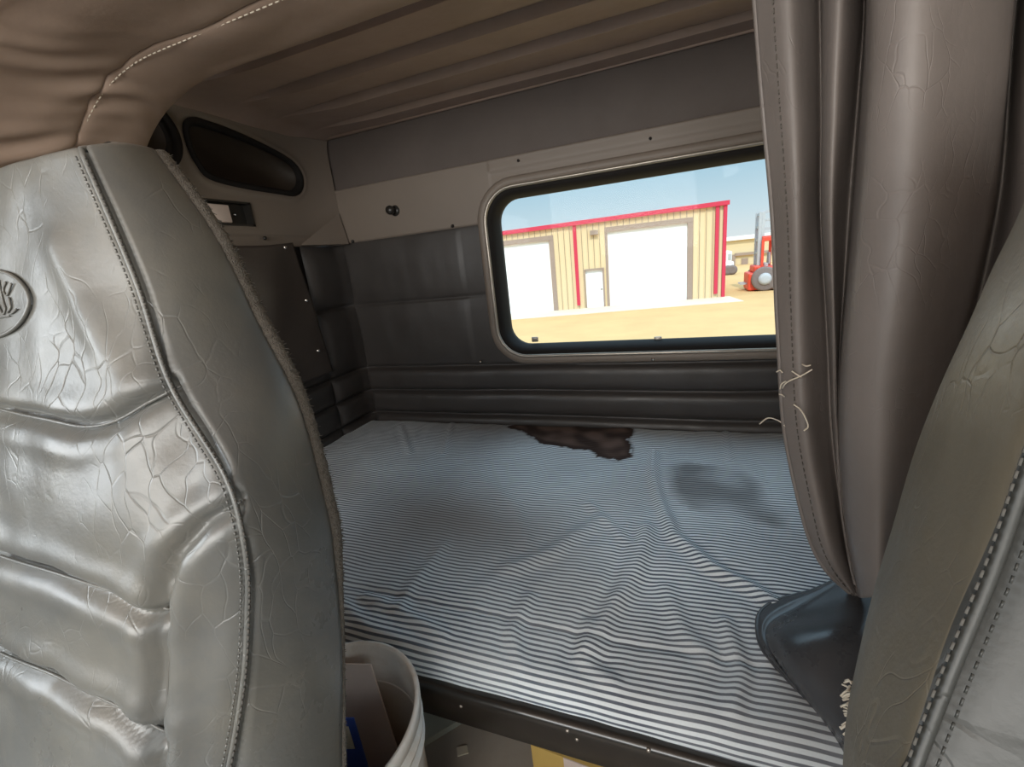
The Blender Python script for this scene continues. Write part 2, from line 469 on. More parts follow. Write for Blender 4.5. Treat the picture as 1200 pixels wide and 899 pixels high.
# moulded side trim with its openings
OP1 = [(.935, .462), (1.30, .402), (1.335, .385), (1.345, .35), (1.33, .305), (1.29, .297), (.99, .297), (.955, .315), (.93, .36), (.922, .43)]
def opening_loop():
    raw = [PX(u, v, XL) for u, v in ((228, 143), (262, 154), (300, 170), (334, 188), (347, 203), (349, 218), (341, 227), (322, 225), (280, 218), (243, 208), (228, 192), (218, 172), (214, 152), (219, 144))]
    pts = cat_rom([Vector((p.y, p.z, 0)) for p in raw] + [Vector((raw[0].y, raw[0].z, 0))], 4)[:-1]
    return [(p.x, p.y) for p in pts]
def side_trim():
    ol = opening_loop()
    cy = sum(p[0] for p in ol) / len(ol); cz = sum(p[1] for p in ol) / len(ol)
    y0, y1, z0, z1 = .62, YW, .126, .492
    nu, nv = 170, 80
    sp = PX(160, 172, XL)
    SPC = (.828, .40); SPR = .092
    r2 = [PX(240, 236, XL), PX(291, 240, XL), PX(284, 267, XL), PX(238, 262, XL)]; sq = [(p.y, p.z) for p in r2]
    sqy0, sqy1, sqz0, sqz1 = .93, 1.088, .187, .257
    def pt(i, j):
        y = y0 + (y1 - y0) * i / nu; z = z0 + (z1 - z0) * j / nv
        x = XL + .010
        x += .035 * max(0, (y - 1.28) / .17) ** 2          # swells into the corner
        if z < .16: x -= .004
        d = seg_dist(y, z, ol + [ol[0]])
        x += .004 * G(d - .018, .008)
        x += .010 * max(0, (z - .44) / .05) ** 2
        return Vector((x, y, z))
    def skip(i, j):
        y = y0 + (y1 - y0) * (i + .5) / nu; z = z0 + (z1 - z0) * (j + .5) / nv
        if inside(y, z, ol): return True
        if math.hypot(y - SPC[0], z - SPC[1]) < SPR - .004: return True
        return sqy0 + .004 < y < sqy1 - .004 and sqz0 + .004 < z < sqz1 - .004
    o = mk('trim_3', grid(pt, nu, nv, skip), M_trim); o['kind'] = 'structure'
    # side cubby opening with rubber edge, dark pocket behind
    c = empty('wall_cubby', (XL, cy, cz), 'dark oblong cubby with black rubber edge in the left side trim', 'cubby')
    def sc(k, x): return [(x, cy + (p[0] - cy) * (1 + k / .19), cz + (p[1] - cz) * (1 + k / .07)) for p in ol]
    mk('rubber_edge', loop_rings([sc(.008, XL + .008), sc(.007, XL + .018), sc(.0, XL + .022), sc(-.007, XL + .018), sc(-.008, XL + .0)]), M_black, c)
    rings = [sc(-.004, XL + .004), sc(-.004, XL - .018)]
    vf = loop_rings(rings); n = len(ol); vf = (vf[0], vf[1] + [tuple(range(n, 2 * n))])
    mk('pocket', vf, M_dark, c)
    # square switch recess
    s = empty('switch_recess', (XL, (sqy0 + sqy1) / 2, sqz0), 'small square black recess with pale plate below the cubby', 'recess')
    mk('recess_frame', join(box(XL - .014, XL + .016, sqy0, sqy0 + .008, sqz0, sqz1), box(XL - .014, XL + .016, sqy1 - .008, sqy1, sqz0, sqz1),
       box(XL - .014, XL + .016, sqy0, sqy1, sqz0, sqz0 + .006), box(XL - .014, XL + .016, sqy0, sqy1, sqz1 - .006, sqz1), box(XL - .016, XL - .010, sqy0, sqy1, sqz0, sqz1)), M_blackp, s, False)
    a = mk('pale_plate', box(XL - .010, XL + .012, sqy0 + .008, sqy0 + .085, sqz0 + .008, sqz1 - .012, .003), M_card, s)
    a['label'] = 'pale tan plate in the recess'
    mk('indicator', lathe([(0, .006), (.004, .004), (.005, 0)], (XL - .008, sqy1 - .045, (sqz0 + sqz1) / 2), 10, 'x'), M_chrome, s)
    # round speaker
    k = empty('wall_speaker', (XL, SPC[0], SPC[1] - SPR), 'dark round speaker set in the side trim under the padded arch', 'speaker')
    cc = (XL, SPC[0], SPC[1])
    mk('ring', lathe([(SPR, .008), (SPR, .022), (SPR - .012, .024), (SPR - .018, .012), (SPR - .022, .012), (SPR - .026, .018), (SPR - .032, .018), (SPR - .034, .004)], cc, 48, 'x'), M_black, k)
    mk('cone', lathe([(SPR - .034, .010), (SPR - .05, -.004), (.022, -.010), (.02, .0), (0, .004)], cc, 48, 'x'), M_dark, k)
side_trim()

def side_pads():
    # corner column of rolls between the side flap and rear corner
    nu, nv = 50, 160; y0, y1, z0, z1 = 1.255, YW + .01, -.66, .132
    def pt(i, j):
        y = y0 + (y1 - y0) * i / nu; z = z0 + (z1 - z0) * j / nv
        t = i / nu
        h = pad_profile(z, SEAMS, .006, .010, .022) * (1 - abs(2 * t - 1) ** 6)
        x = XL + .005 + h + .03 * max(0, (t - .7) / .3) ** 2
        return Vector((x, y, z))
    o = mk('corner_padding', grid(pt, nu, nv), M_pad)
    tag(o, 'narrow quilted vinyl column in the rear left corner', 'wall panel')
    nu, nv = 90, 160; y0, y1 = .745, 1.262
    def pt2(i, j):
        y = y0 + (y1 - y0) * i / nu; z = z0 + (-.25 - z0) * j / nv
        h = pad_profile(z, [-.66, -.571, -.471, -.372, -.25], .007, .010, .018)
        t = i / nu
        return Vector((XL + .005 + h * (1 - abs(2 * t - 1) ** 14), y, z))
    o = mk('side_padding', grid(pt2, nu, nv), M_padL)
    tag(o, 'dark rolled vinyl padding low on the left wall beside the bed', 'wall panel')
    # loose dark flap held by snaps
    nu, nv = 70, 50
    TL, TR, BR, BL = Vector((0, .75, .15)), Vector((0, 1.21, .135)), Vector((0, 1.262, -.335)), Vector((0, .75, -.345))
    def pt3(i, j):
        a = i / nu; b = j / nv
        p = (TL * (1 - a) + TR * a) * (1 - b) + (BL * (1 - a) + BR * a) * b
        x = XL + .022 + .020 * math.sin(PI * a) * (1 - b * .6) + .012 * math.sin(a * 9 + b * 4) * math.sin(PI * min(1, a * 1.02)) * .6 + .008 * nz(p.y * 7, p.z * 7)
        z = p.z + .020 * math.sin(a * PI) * (1 - b) * -.8
        if b < .15 and a > .75: z += .012 * (a - .75)
        return Vector((x, p.y, z))
    f = mk('wall_flap', grid(pt3, nu, nv), M_flapw)
    m = f.modifiers.new('thick', 'SOLIDIFY'); m.thickness = .003
    tag(f, 'loose dark vinyl flap snapped to the left wall behind the seat', 'flap')
    for u, v in ((334, 290), (359, 352), (373, 411)):
        p = PX(u, v, XL + .030)
        mk('snap', lathe([(0, .006), (.005, .005), (.007, 0), (.007, -.003)], (p.x, p.y, p.z), 12, 'x'), M_chrome, f)
M_flapw = vinyl('flap vinyl', (.066, .052, .044), .40, .3, .2, cs=25)
side_pads()
for (u, v, w) in ((311, 279, 'dark screw low on the left side trim above the flap'), (376, 197, 'dark screw high in the rear corner of the left side trim')):
    screw(u, v, x=XL + .018, dark=True, where=w)

# floor, front bulkhead, roof over the seats, so that light only comes through windows
_a, _b, _c = PX(352, 287.5, XL + .014), PY(409, 286, YW - .012), PY(397, 250, YW - .012)
_V = [_a, _b, _c] + [Vector((p.x - .02, p.y + .02, p.z)) for p in (_a, _b, _c)]
o = mk('trim_4', (_V, [(0, 1, 2), (3, 5, 4), (0, 3, 4, 1), (1, 4, 5, 2), (2, 5, 3, 0)]), M_trim, smooth=False); o['kind'] = 'structure'
o = mk('floor', box(XL - .05, XR + .05, -1.38, YW + .05, ZF - .03, ZF), M_floor, smooth=False); o['kind'] = 'structure'
o = mk('wall_front', box(XL, XR, -1.38, -1.33, ZF, -.12), M_padL, smooth=False); o['kind'] = 'structure'
o = mk('ceiling_front', box(XL - .03, XR + .03, -1.35, .46, .60, .64), M_ceil, smooth=False); o['kind'] = 'structure'
o = mk('roof', box(XL - .05, XR + .05, -1.38, YW + .06, .66, .70), M_ceil, smooth=False); o['kind'] = 'structure'

# ------------------------------------------------------------------ padded arch
def arch():
    XC0, XC1 = -1.175, .98
    # arch section in xz: goes up the left side, round the corner, across, down the right
    def sect(off):
        zt = .398 - off * 1.0; r = .27
        P = [(XC0 + off, -.56), (XC0 + off, -.35), (XC0 + off, -.1), (XC0 + off + .0, zt - r)]
        for k in range(1, 13):
            a = PI - PI / 2 * k / 12
            P.append((XC0 + off + r * 1.35 + r * 1.35 * math.cos(a), zt - r + r * math.sin(a)))
        for k in range(1, 16): P.append((XC0 + off + r * 1.35 + (XC1 - XC0 - 2 * off - r * 2.7) * k / 16, zt))
        for k in range(0, 13):
            a = PI / 2 - PI / 2 * k / 12
            P.append((XC1 - off - r * 1.35 + r * 1.35 * math.cos(a), zt - r + r * math.sin(a)))
        P += [(XC1 - off, -.1), (XC1 - off, -.56)]
        return P
    # profile along y: (y, inward offset)
    prof = [(.40, -.09), (.405, -.04), (.42, -.015), (.44, -.002), (.47, .002), (.50, .004), (.53, .004), (.56, .003), (.585, .002), (.597, .0), (.600, -.003), (.603, .0), (.615, .003), (.64, .005), (.67, .005), (.70, .003), (.722, -.002), (.732, -.012), (.734, -.03), (.73, -.06), (.72, -.11)]
    base = cat_rom([Vector((p[0], p[1], 0)) for p in sect(0)], 6)
    nrm = []
    n = len(base)
    for i in range(n):
        t = (base[min(n - 1, i + 1)] - base[max(0, i - 1)]).normalized(); nrm.append(Vector((t.y, -t.x, 0)))   # inward
    L = [0]
    for i in range(1, n): L.append(L[-1] + (base[i] - base[i - 1]).length)
    prof2 = cat_rom([Vector((a, b, 0)) for a, b in prof], 3)
    m_ = len(prof2)
    def pt(i, j):
        y, off = prof2[j].x, prof2[j].y
        s = L[i]; cur = max(0, 1 - abs(s - 1.0) / .75)
        wr = 0
        if .42 < y < .73:
            gath = G(s - .80, .28)
            ed = min(1, (y - .42) / .03, (.73 - y) / .03)
            wr = ed * gath * .011 * (math.sin(s * 95 + 4 * math.sin(y * 17) + 3 * nz(s * 6, y * 8)) * (.5 + nz(s * 9, y * 5, 2)))
            wr += ed * .009 * nz(s * 6, y * 9, 7)
        o_ = off + wr
        b = base[i] + nrm[i] * o_
        yy = y
        return Vector((b.x, yy, b.y))
    g = grid(pt, n - 1, m_ - 1)
    a = empty('padded_arch', (-.1, .57, -.62), 'brown padded vinyl arch framing the sleeper opening overhead and at left', 'arch')
    mk('arch_cover', g, M_arch, a)
    # stitch line at y=.606 and corded seam at y=.44
    st = []
    s = 0.0; i = 0; pts = [Vector((base[k].x + nrm[k].x * .004, .606, base[k].y + nrm[k].y * .004)) for k in range(n)]
    acc = []
    step = .0125
    target = .25
    for k in range(n - 1):
        while L[k] <= target < L[k + 1]:
            t = (target - L[k]) / (L[k + 1] - L[k]); acc.append(pts[k].lerp(pts[k + 1], t)); target += step / 2
    parts = []
    for k in range(0, len(acc) - 1, 2): parts.append(tube([acc[k], acc[k].lerp(acc[k + 1], 1.2)], .0010, 5))
    o = mk('stitching', join(*parts), M_thread, a); o['label'] = 'cream stitch line along the arch'
    cord = [Vector((base[k].x + nrm[k].x * .002, .432, base[k].y + nrm[k].y * .002)) for k in range(n)]
    cord = [Vector((c.x, .414, c.z)) for c in cord]
    o = mk('corded_seam', join(tube(cord, .004, 8), tube([c + Vector((0, .008, 0)) for c in cord], .002, 6)), M_thread, a)
    o['label'] = 'pale cord along the front edge of the arch'
arch()

# ------------------------------------------------------------------ seats
def stitches(pts, off, step, r, mat, name, parent, label=None):
    P = cat_rom(pts, 12); L = [0]
    for a, b in zip(P, P[1:]): L.append(L[-1] + (b - a).length)
    acc = []; t = step
    for k in range(len(P) - 1):
        while L[k] <= t < L[k + 1]:
            f = (t - L[k]) / (L[k + 1] - L[k]); acc.append(P[k].lerp(P[k + 1], f) + off); t += step / 2
    parts = [tube([acc[k], acc[k].lerp(acc[k + 1], 1.2)], r, 5) for k in range(0, len(acc) - 1, 2)]
    o = mk(name, join(*parts), mat, parent)
    if label: o['label'] = label
    return o

def seat(name, xc, Fr, Br, yc_tab, label, mat, face_seams, fuzz=True, emblem=None, sgn=1, welts=(), mat_front=None):
    """Fr, Br: lists of Vectors from top to bottom: front seam and rear edge on the side next to the aisle. sgn=+1 when the aisle lies at +x of the seat"""
    root = empty(name, (xc, .05, ZF), label, 'seat')
    n = 24
    FR = cat_rom(Fr, n); BR = cat_rom(Br, n); R = len(FR)
    rows = []
    nf, ns, nb = 120, 16, 14
    def C(zz): return interp(yc_tab, zz)
    def section(F, B, shrink=0.0, mid=None):
        S = []
        hw = (F.x - xc)
        # side: B -> F (aisle), front: F -> mirrored F, other side, back
        out = Vector((sgn * 1.0, -.35, 0)).normalized()
        for k in range(ns):
            t = k / ns; p = B.lerp(F, t); p = p + out * (.012 * math.sin(PI * t) ** .7); S.append((p, 'side', t))
        for k in range(nf + 1):
            s = 1 - 2 * k / nf                        # 1 .. -1
            x = xc + hw * s; y0 = C(F.z); e = abs(s) ** 3.0
            y = y0 + (F.y - y0) * e
            S.append((Vector((x, y, F.z)), 'front', s))
        for k in range(1, ns + 1):
            t = 1 - k / ns; p = B.lerp(F, t); p = p + out * (.012 * math.sin(PI * t) ** .7)
            S.append((Vector((2 * xc - p.x, p.y, p.z)), 'side', t))
        for k in range(1, nb):
            s = -1 + 2 * k / nb
            S.append((Vector((xc + (B.x - xc) * s, B.y + .03 * (1 - s * s), B.z)), 'back', s))
        return S
    secs = []
    # rounded top cap rows
    F0, B0 = FR[0], BR[0]
    top = []
    for k in range(6):
        a = PI / 2 * k / 6   # 0: ridge .. up to full
        f = math.sin(a); g = 1 - math.cos(a)
        mid = (F0 + B0) / 2
        Fk = Vector((xc + (F0.x - xc) * (.90 + .10 * f), mid.y + (F0.y - mid.y) * f, F0.z + .007 * math.cos(a)))
        Bk = Vector((xc + (B0.x - xc) * (.90 + .10 * f), mid.y + (B0.y - mid.y) * f, B0.z + .003 * math.cos(a)))
        S = section(Fk, Bk)
        y_c0 = C(F0.z)
        S2 = []
        for p, kd, s in S:
            if kd == 'front': p = Vector((p.x, mid.y + ((y_c0 + (F0.y - y_c0) * abs(s) ** 3) - mid.y) * f, p.z))
            if kd == 'back': p = Vector((p.x, mid.y + (p.y - mid.y) * f, p.z))
            S2.append((p, kd, s))
        top.append(S2)
    for F, B in zip(FR, BR): secs.append(section(F, B))
    allr = top + secs
    W = len(allr[0]); V = []
    for S in allr:
        for p, kd, s in S:
            q = p.copy()
            if kd == 'front':
                for poly, dep, w in face_seams:
                    d = seg_dist(q.x, q.z, poly); d = min(d, seg_dist(2 * xc - q.x, q.z, poly))
                    q.y += dep * G(d, w) - dep * .28 * G(d - w * 3.0, w * 1.8)
                q.y += .0025 * nz(q.x * 9, q.z * 9) + .0016 * nz(q.x * 30, q.z * 22, 4)
                q.y += .006 * G((1 - abs(s)) * .2, .006)
            elif kd == 'side':
                q.x += sgn * (.003 * nz(q.y * 14, q.z * 9, 5)) * (1 if q.x * sgn > xc * sgn else -1)
            V.append(q)
    Fa = []
    for j in range(len(allr) - 1):
        for i in range(W):
            i2 = (i + 1) % W; Fa.append((j * W + i, (j + 1) * W + i, (j + 1) * W + i2, j * W + i2))
    Fa.append(tuple((len(allr) - 1) * W + i for i in range(W)))
    if sgn < 0: Fa = [f[::-1] for f in Fa]
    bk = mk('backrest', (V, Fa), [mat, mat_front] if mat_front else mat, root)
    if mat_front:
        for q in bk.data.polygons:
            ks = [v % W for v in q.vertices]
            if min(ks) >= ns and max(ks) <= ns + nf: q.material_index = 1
    # piping with stitches on either side of it, following the front seam
    pp = [p.copy() for p in FR]
    over = [Vector((xc + (F0.x - xc) * .97, F0.y + .02, F0.z + .006)), Vector((xc + (F0.x - xc) * .94, (F0.y + B0.y) / 2, F0.z + .007))]
    pl = over[::-1] + pp
    o = mk('piping', tube(pl, .0023, 8), mat_front or mat, bk)
    stitches(pp[::12], Vector((sgn * .0042, -.0020, 0)), .0052, .0009 if sgn > 0 else .0006, M_threadD, 'stitching', bk)
    stitches(pp[::12], Vector((-sgn * .0040, -.0034, 0)), .0052, .0008 if sgn > 0 else .0005, mat_front or mat, 'stitching', bk)
    for wl in welts: mk('seam_welt', tube(wl, .0014, 6), mat, bk)
    if fuzz:
        def tp(j): return interp([(0, .75), (.25, 1.0), (.5, .9), (.62, .45), (1, .3)], j / (len(BR) - 1))
        def pf(i, j):
            B = BR[j]; a = PI * 1.3 * i / 8 - PI * .4
            rr = (.0085 + .0022 * noise.noise(Vector((B.z * 260, a * 9, 1))) + .001 * random.random()) * tp(j)
            return B + Vector((sgn * (math.cos(a) * rr * .8 - .002), math.sin(a) * rr + .004, 0)) + Vector((0, 0, .001 * random.random()))
        g = grid(pf, 8, len(BR) - 1)
        # tufts
        tf = []
        for k in range(900):
            j = random.randrange(len(BR) - 1); B = BR[j].lerp(BR[j + 1], random.random()); a = random.uniform(-.5, 2.3)
            d = Vector((sgn * math.cos(a), math.sin(a), random.uniform(-.5, .5)))
            q_ = tp(j); b = B + Vector((sgn * (math.cos(a) * .0065 * q_ - .002), math.sin(a) * .008 * q_ + .004, 0)); d = d * q_
            tf.append(tube([b, b + d * random.uniform(.002, .005)], [.0006, .0002], 3, False))
        o = mk('fuzzy_edge_strip', join(g, *tf), M_fuzz, bk); o['label'] = 'fuzzy brown hook and loop strip'
    # cushion, base
    x0, x1 = xc - .22, xc + .22
    def cush(i, j):
        t = i / 40 * 2 * PI; c, s = math.cos(t), math.sin(t); e = .35
        r = [(.0, .0), (.80, -.0), (.96, -.015), (1.0, -.05), (.99, -.10), (.93, -.13), (0, -.13)][j]
        return Vector((xc + .235 * r[0] * math.copysign(abs(c) ** e, c), -.15 + .26 * r[0] * math.copysign(abs(s) ** e, s), -.46 + r[1]))
    mk('seat_cushion', grid(cush, 40, 6, closed_u=True), mat, root)
    mk('pedestal', box(xc - .16, xc + .16, -.33, .03, ZF, -.585, .02), M_blackp, root)
    if emblem: emblem(bk)
    return root

Ftop = [PY(95, 175, .2415), PY(160, 330, .235), PY(200, 450, .222), PY(265, 560, .210), PY(288, 650, .198), PY(290, 720, .188), PY(285, 800, .170), PY(268, 899, .145), PY(250, 960, .125), Vector((-.375, .075, -.51))]
Btop = [PY(182, 176, .302), PY(250, 270, .310), PY(300, 370, .318), PY(350, 470, .318), PY(385, 600, .300), PY(394, 660, .288), PY(398, 720, .272), PY(401, 899, .212), PY(402, 1000, .180), Vector((-.350, .130, -.57))]
XCL = -.565
yc = [(-.60, .02), (-.386, .09), (-.293, .120), (-.21, .146), (-.08, .185), (.012, .212), (.118, .232), (.2, .24)]
yc.sort()
def onface(u, v):
    y = .2
    for _ in range(12):
        p = PY(u, v, y)
        zz = p.z; s = min(1, abs((p.x - XCL) / .2)); y0 = interp(yc, zz)
        y = .6 * y + .4 * (y0 + .04 * s ** 3)
    return PY(u, v, y)
def poly(px): return [(p.x, p.z) for p in (onface(u, v) for u, v in px)]
head = poly([(0, 482), (50, 493), (95, 502), (130, 495), (165, 475), (203, 455)])
head = [(XCL, head[0][1])] + head
bols = poly([(272, 594), (245, 610), (222, 640), (205, 680), (195, 722), (190, 780), (188, 840), (190, 899), (192, 960)])
pl1 = poly([(0, 655), (60, 674), (130, 698), (195, 722)]); pl1 = [(XCL, pl1[0][1])] + pl1
pl2 = poly([(0, 770), (60, 795), (130, 832), (190, 868)]); pl2 = [(XCL, pl2[0][1])] + pl2

def emblem(bk):
    # embossed oval badge with script strokes
    def surf(x, z, o=0):
        y0 = interp(yc, z); return Vector((x, y0 - o + .04 * (abs((x - XCL) / .17) ** 3), z))
    cx, cz = onface(-6, 356).x, onface(-6, 356).z
    ax = abs(onface(37, 356).x - cx); az = .5 * abs(onface(10, 317).z - onface(10, 397).z)
    e = mk('embossed_badge', tube([surf(cx + ax * math.cos(t) , cz + az * math.sin(t), .002) for t in [2 * PI * k / 64 for k in range(64)]], .0016, 8, closed=True), M_seat, bk)
    e['label'] = 'raised oval badge with script lettering'
    strokes = [[(1.5, 328), (3, 338), (6.5, 353), (8.7, 361), (6.5, 368), (2, 361), (-3, 352)], [(9.4, 330), (6.5, 340), (10.8, 346), (16, 332)], [(13, 348), (15, 360), (11.5, 366), (16, 367), (22, 362)],
               [(-6, 330), (-7, 350), (-4, 368)], [(-20, 340), (-18, 365), (-12, 345), (-10, 366)], [(-12, 374), (2, 372), (14, 370)]]
    for s in strokes:
        P = cat_rom([surf(onface(u, v).x, onface(u, v).z, .0015) for u, v in s], 5)
        mk('script_stroke', tube(P, .0008, 6), M_seat, e)
ridg = poly([(70, 290), (95, 350), (125, 410), (165, 462)]); ridg2 = poly([(205, 490), (235, 560)])
seams_L = [(head, .010, .006), (bols, .010, .0055), (pl1, .009, .0055), (pl2, .010, .0055), (ridg, -.005, .014), (ridg2, .006, .02)]
def onl(poly_, o=.0015):
    P = cat_rom([Vector((x, 0, z)) for x, z in poly_], 8)
    return [Vector((p.x, interp(yc, p.z) + .045 * min(1, abs((p.x - XCL) / .2)) ** 3 + .004 - o, p.z)) for p in P]
seatL = seat('cab_seat', XCL, Ftop, Btop, yc, 'large grey leather seat at left with oval badge and stitched seams', M_seat, seams_L, True, emblem, 1, [onl(head), onl(bols), onl(pl1), onl(pl2)])
# right seat
FtopR = [Vector((.165, .222, .085)), PY(1290, 330, .215), PY(1245, 440, .212), PY(1205, 550, .205), PY(1165, 665, .195), PY(1118, 780, .18), PY(1075, 892, .165), PY(1050, 960, .153), Vector((.080, .130, -.30)), Vector((.095, .095, -.41)), Vector((.125, .07, -.50))]
BtopR = [Vector((.205, .345, .095)), PY(1215, 215, .36), PY(1158, 325, .36), PY(1100, 460, .36), PY(1058, 590, .345), PY(1022, 705, .32), PY(1003, 804, .29), PY(998, 920, .25), Vector((.106, .222, -.40)), Vector((.113, .185, -.48)), Vector((.13, .14, -.56))]
XCR = .37
ycR = sorted([(-.60, .03), (-.3, .12), (-.2, .14), (0, .18), (.12, .21)])
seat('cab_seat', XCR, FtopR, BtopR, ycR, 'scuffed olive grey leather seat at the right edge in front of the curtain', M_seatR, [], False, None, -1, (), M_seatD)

# ------------------------------------------------------------------ curtain
def curtain():
    # node table: per row v: list of (u, y)
    rows = {
        -130: [(872, .745), (884, .735), (925, .70), (950, .735), (962, .75), (968, .69), (990, .66), (1008, .70), (1013, .725), (1018, .64), (1028, .60), (1085, .575), (1150, .60), (1200, .66), (1215, .73), (1230, .66), (1290, .62)],
        0: [(884, .745), (889, .735), (925, .70), (952, .735), (962, .75), (966, .69), (985, .66), (1006, .70), (1013, .725), (1017, .64), (1028, .60), (1080, .575), (1140, .60), (1188, .66), (1196, .73), (1215, .66), (1270, .62)],
        120: [(893, .745), (898, .735), (930, .70), (952, .735), (962, .75), (963, .69), (978, .66), (995, .70), (1005, .725), (1011, .64), (1024, .60), (1075, .575), (1130, .60), (1178, .66), (1185, .73), (1205, .66), (1260, .62)],
        250: [(905, .74), (910, .73), (935, .70), (955, .735), (962, .75), (963, .69), (975, .66), (985, .70), (995, .725), (1003, .64), (1016, .60), (1068, .575), (1118, .60), (1158, .66), (1168, .72), (1190, .66), (1240, .62)],
        400: [(913, .73), (917, .72), (940, .70), (962, .73), (970, .745), (973, .70), (978, .68), (982, .70), (985, .715), (990, .64), (1002, .60), (1045, .575), (1085, .60), (1122, .66), (1135, .72), (1160, .66), (1200, .63)],
        500: [(919, .72), (923, .71), (945, .69), (965, .72), (974, .735), (976, .71), (979, .70), (981, .70), (983, .70), (984, .64), (995, .60), (1035, .575), (1070, .60), (1100, .65), (1115, .70), (1140, .66), (1180, .63)],
        590: [(937, .70), (941, .69), (960, .67), (976, .69), (984, .71), (985, .70), (986, .69), (987, .69), (988, .69), (989, .64), (998, .60), (1030, .57), (1055, .59), (1080, .63), (1095, .68), (1120, .64), (1150, .62)],
        640: [(952, .69), (956, .68), (970, .66), (984, .67), (990, .69), (992, .69), (993, .68), (994, .68), (995, .68), (996, .63), (1002, .59), (1030, .56), (1050, .58), (1070, .61), (1085, .64), (1105, .62), (1130, .61)],
        672: [(972, .675), (975, .67), (984, .66), (992, .665), (997, .675), (998, .68), (999, .67), (1000, .67), (1001, .67), (1002, .62), (1007, .585), (1030, .555), (1045, .575), (1062, .60), (1078, .62), (1095, .61), (1115, .60)],
        700: [(1002, .67), (1002, .67), (1003, .66), (1003, .66), (1004, .66), (1005, .66), (1006, .655), (1006, .65), (1007, .64), (1008, .60), (1010, .58), (1028, .555), (1042, .57), (1056, .59), (1070, .61), (1085, .60), (1105, .59)],
    }
    vs = sorted(rows); curves = []
    for v in vs:
        pts = [PY(u, v, y) for u, y in rows[v]]; curves.append(cat_rom(pts, 6))
    n = len(curves[0]); cols = [cat_rom([c[k] for c in curves], 9) for k in range(n)]
    m = len(cols[0])
    V = []
    for j in range(m):
        for i in range(n):
            q = cols[i][j].copy()
            q.y += .004 * nz(q.x * 18, q.z * 7, 2) + .010 * nz(q.x * 7, q.z * 3.5, 8)
            q.z = max(q.z, -.592)
            V.append(q)
    Fa = [(j * n + i, j * n + i + 1, (j + 1) * n + i + 1, (j + 1) * n + i) for j in range(m - 1) for i in range(n - 1)]
    root = empty('vinyl_curtain', (.22, .66, -.59), 'long grey brown vinyl sleeper curtain gathered in deep folds beside the window', 'curtain')
    o = mk('curtain_panel', (V, Fa), M_curt, root)
    md = o.modifiers.new('thick', 'SOLIDIFY'); md.thickness = .003; md.offset = 1
    # hem: rolled edge and stitch lines
    edge = [V[j * n] for j in range(m)]
    mk('rolled_hem', join(tube(edge, .0035, 8), tube([e + Vector((.009, -.008, 0)) for e in edge], .0020, 6)), M_curt, root)
    st = [cols[9][j] + Vector((0, -.0045, 0)) for j in range(0, m, 4)]
    stitches(st, Vector((0, 0, 0)), .010, .0007, M_fuzz, 'hem_stitching', root)
    # curtain track
    mk('curtain_track', box(.02, .96, .735, .755, .385, .40, .003), M_blackp, root)
    # frayed threads
    def fray(name, pxs):
        for pl_ in pxs:
            P = cat_rom([PY(u, v, y) for u, v, y in pl_], 6)
            mk(name, tube(P, .0011, 5), M_thread, root)['label'] = 'pale frayed thread'
    fray('frayed_thread', [
        [(917, 455, .700), (920, 450, .69), (926, 446, .685), (938, 441, .68), (952, 433, .675)],
        [(910, 436, .72), (914, 434, .715), (917, 437, .71)],
        [(913, 462, .715), (917, 463, .71), (919, 465, .705)],
        [(914, 456, .71), (916, 450, .705), (921, 447, .70)],
        [(928, 435, .69), (934, 439, .685), (939, 442, .68)],
        [(930, 474, .685), (938, 480, .68), (944, 490, .675), (947, 500, .672), (942, 505, .67)],
        [(940, 427, .69), (945, 429, .68), (950, 428, .68)],
        [(890, 497, .76), (900, 490, .75), (912, 493, .73), (921, 500, .715)],
    ])
curtain()

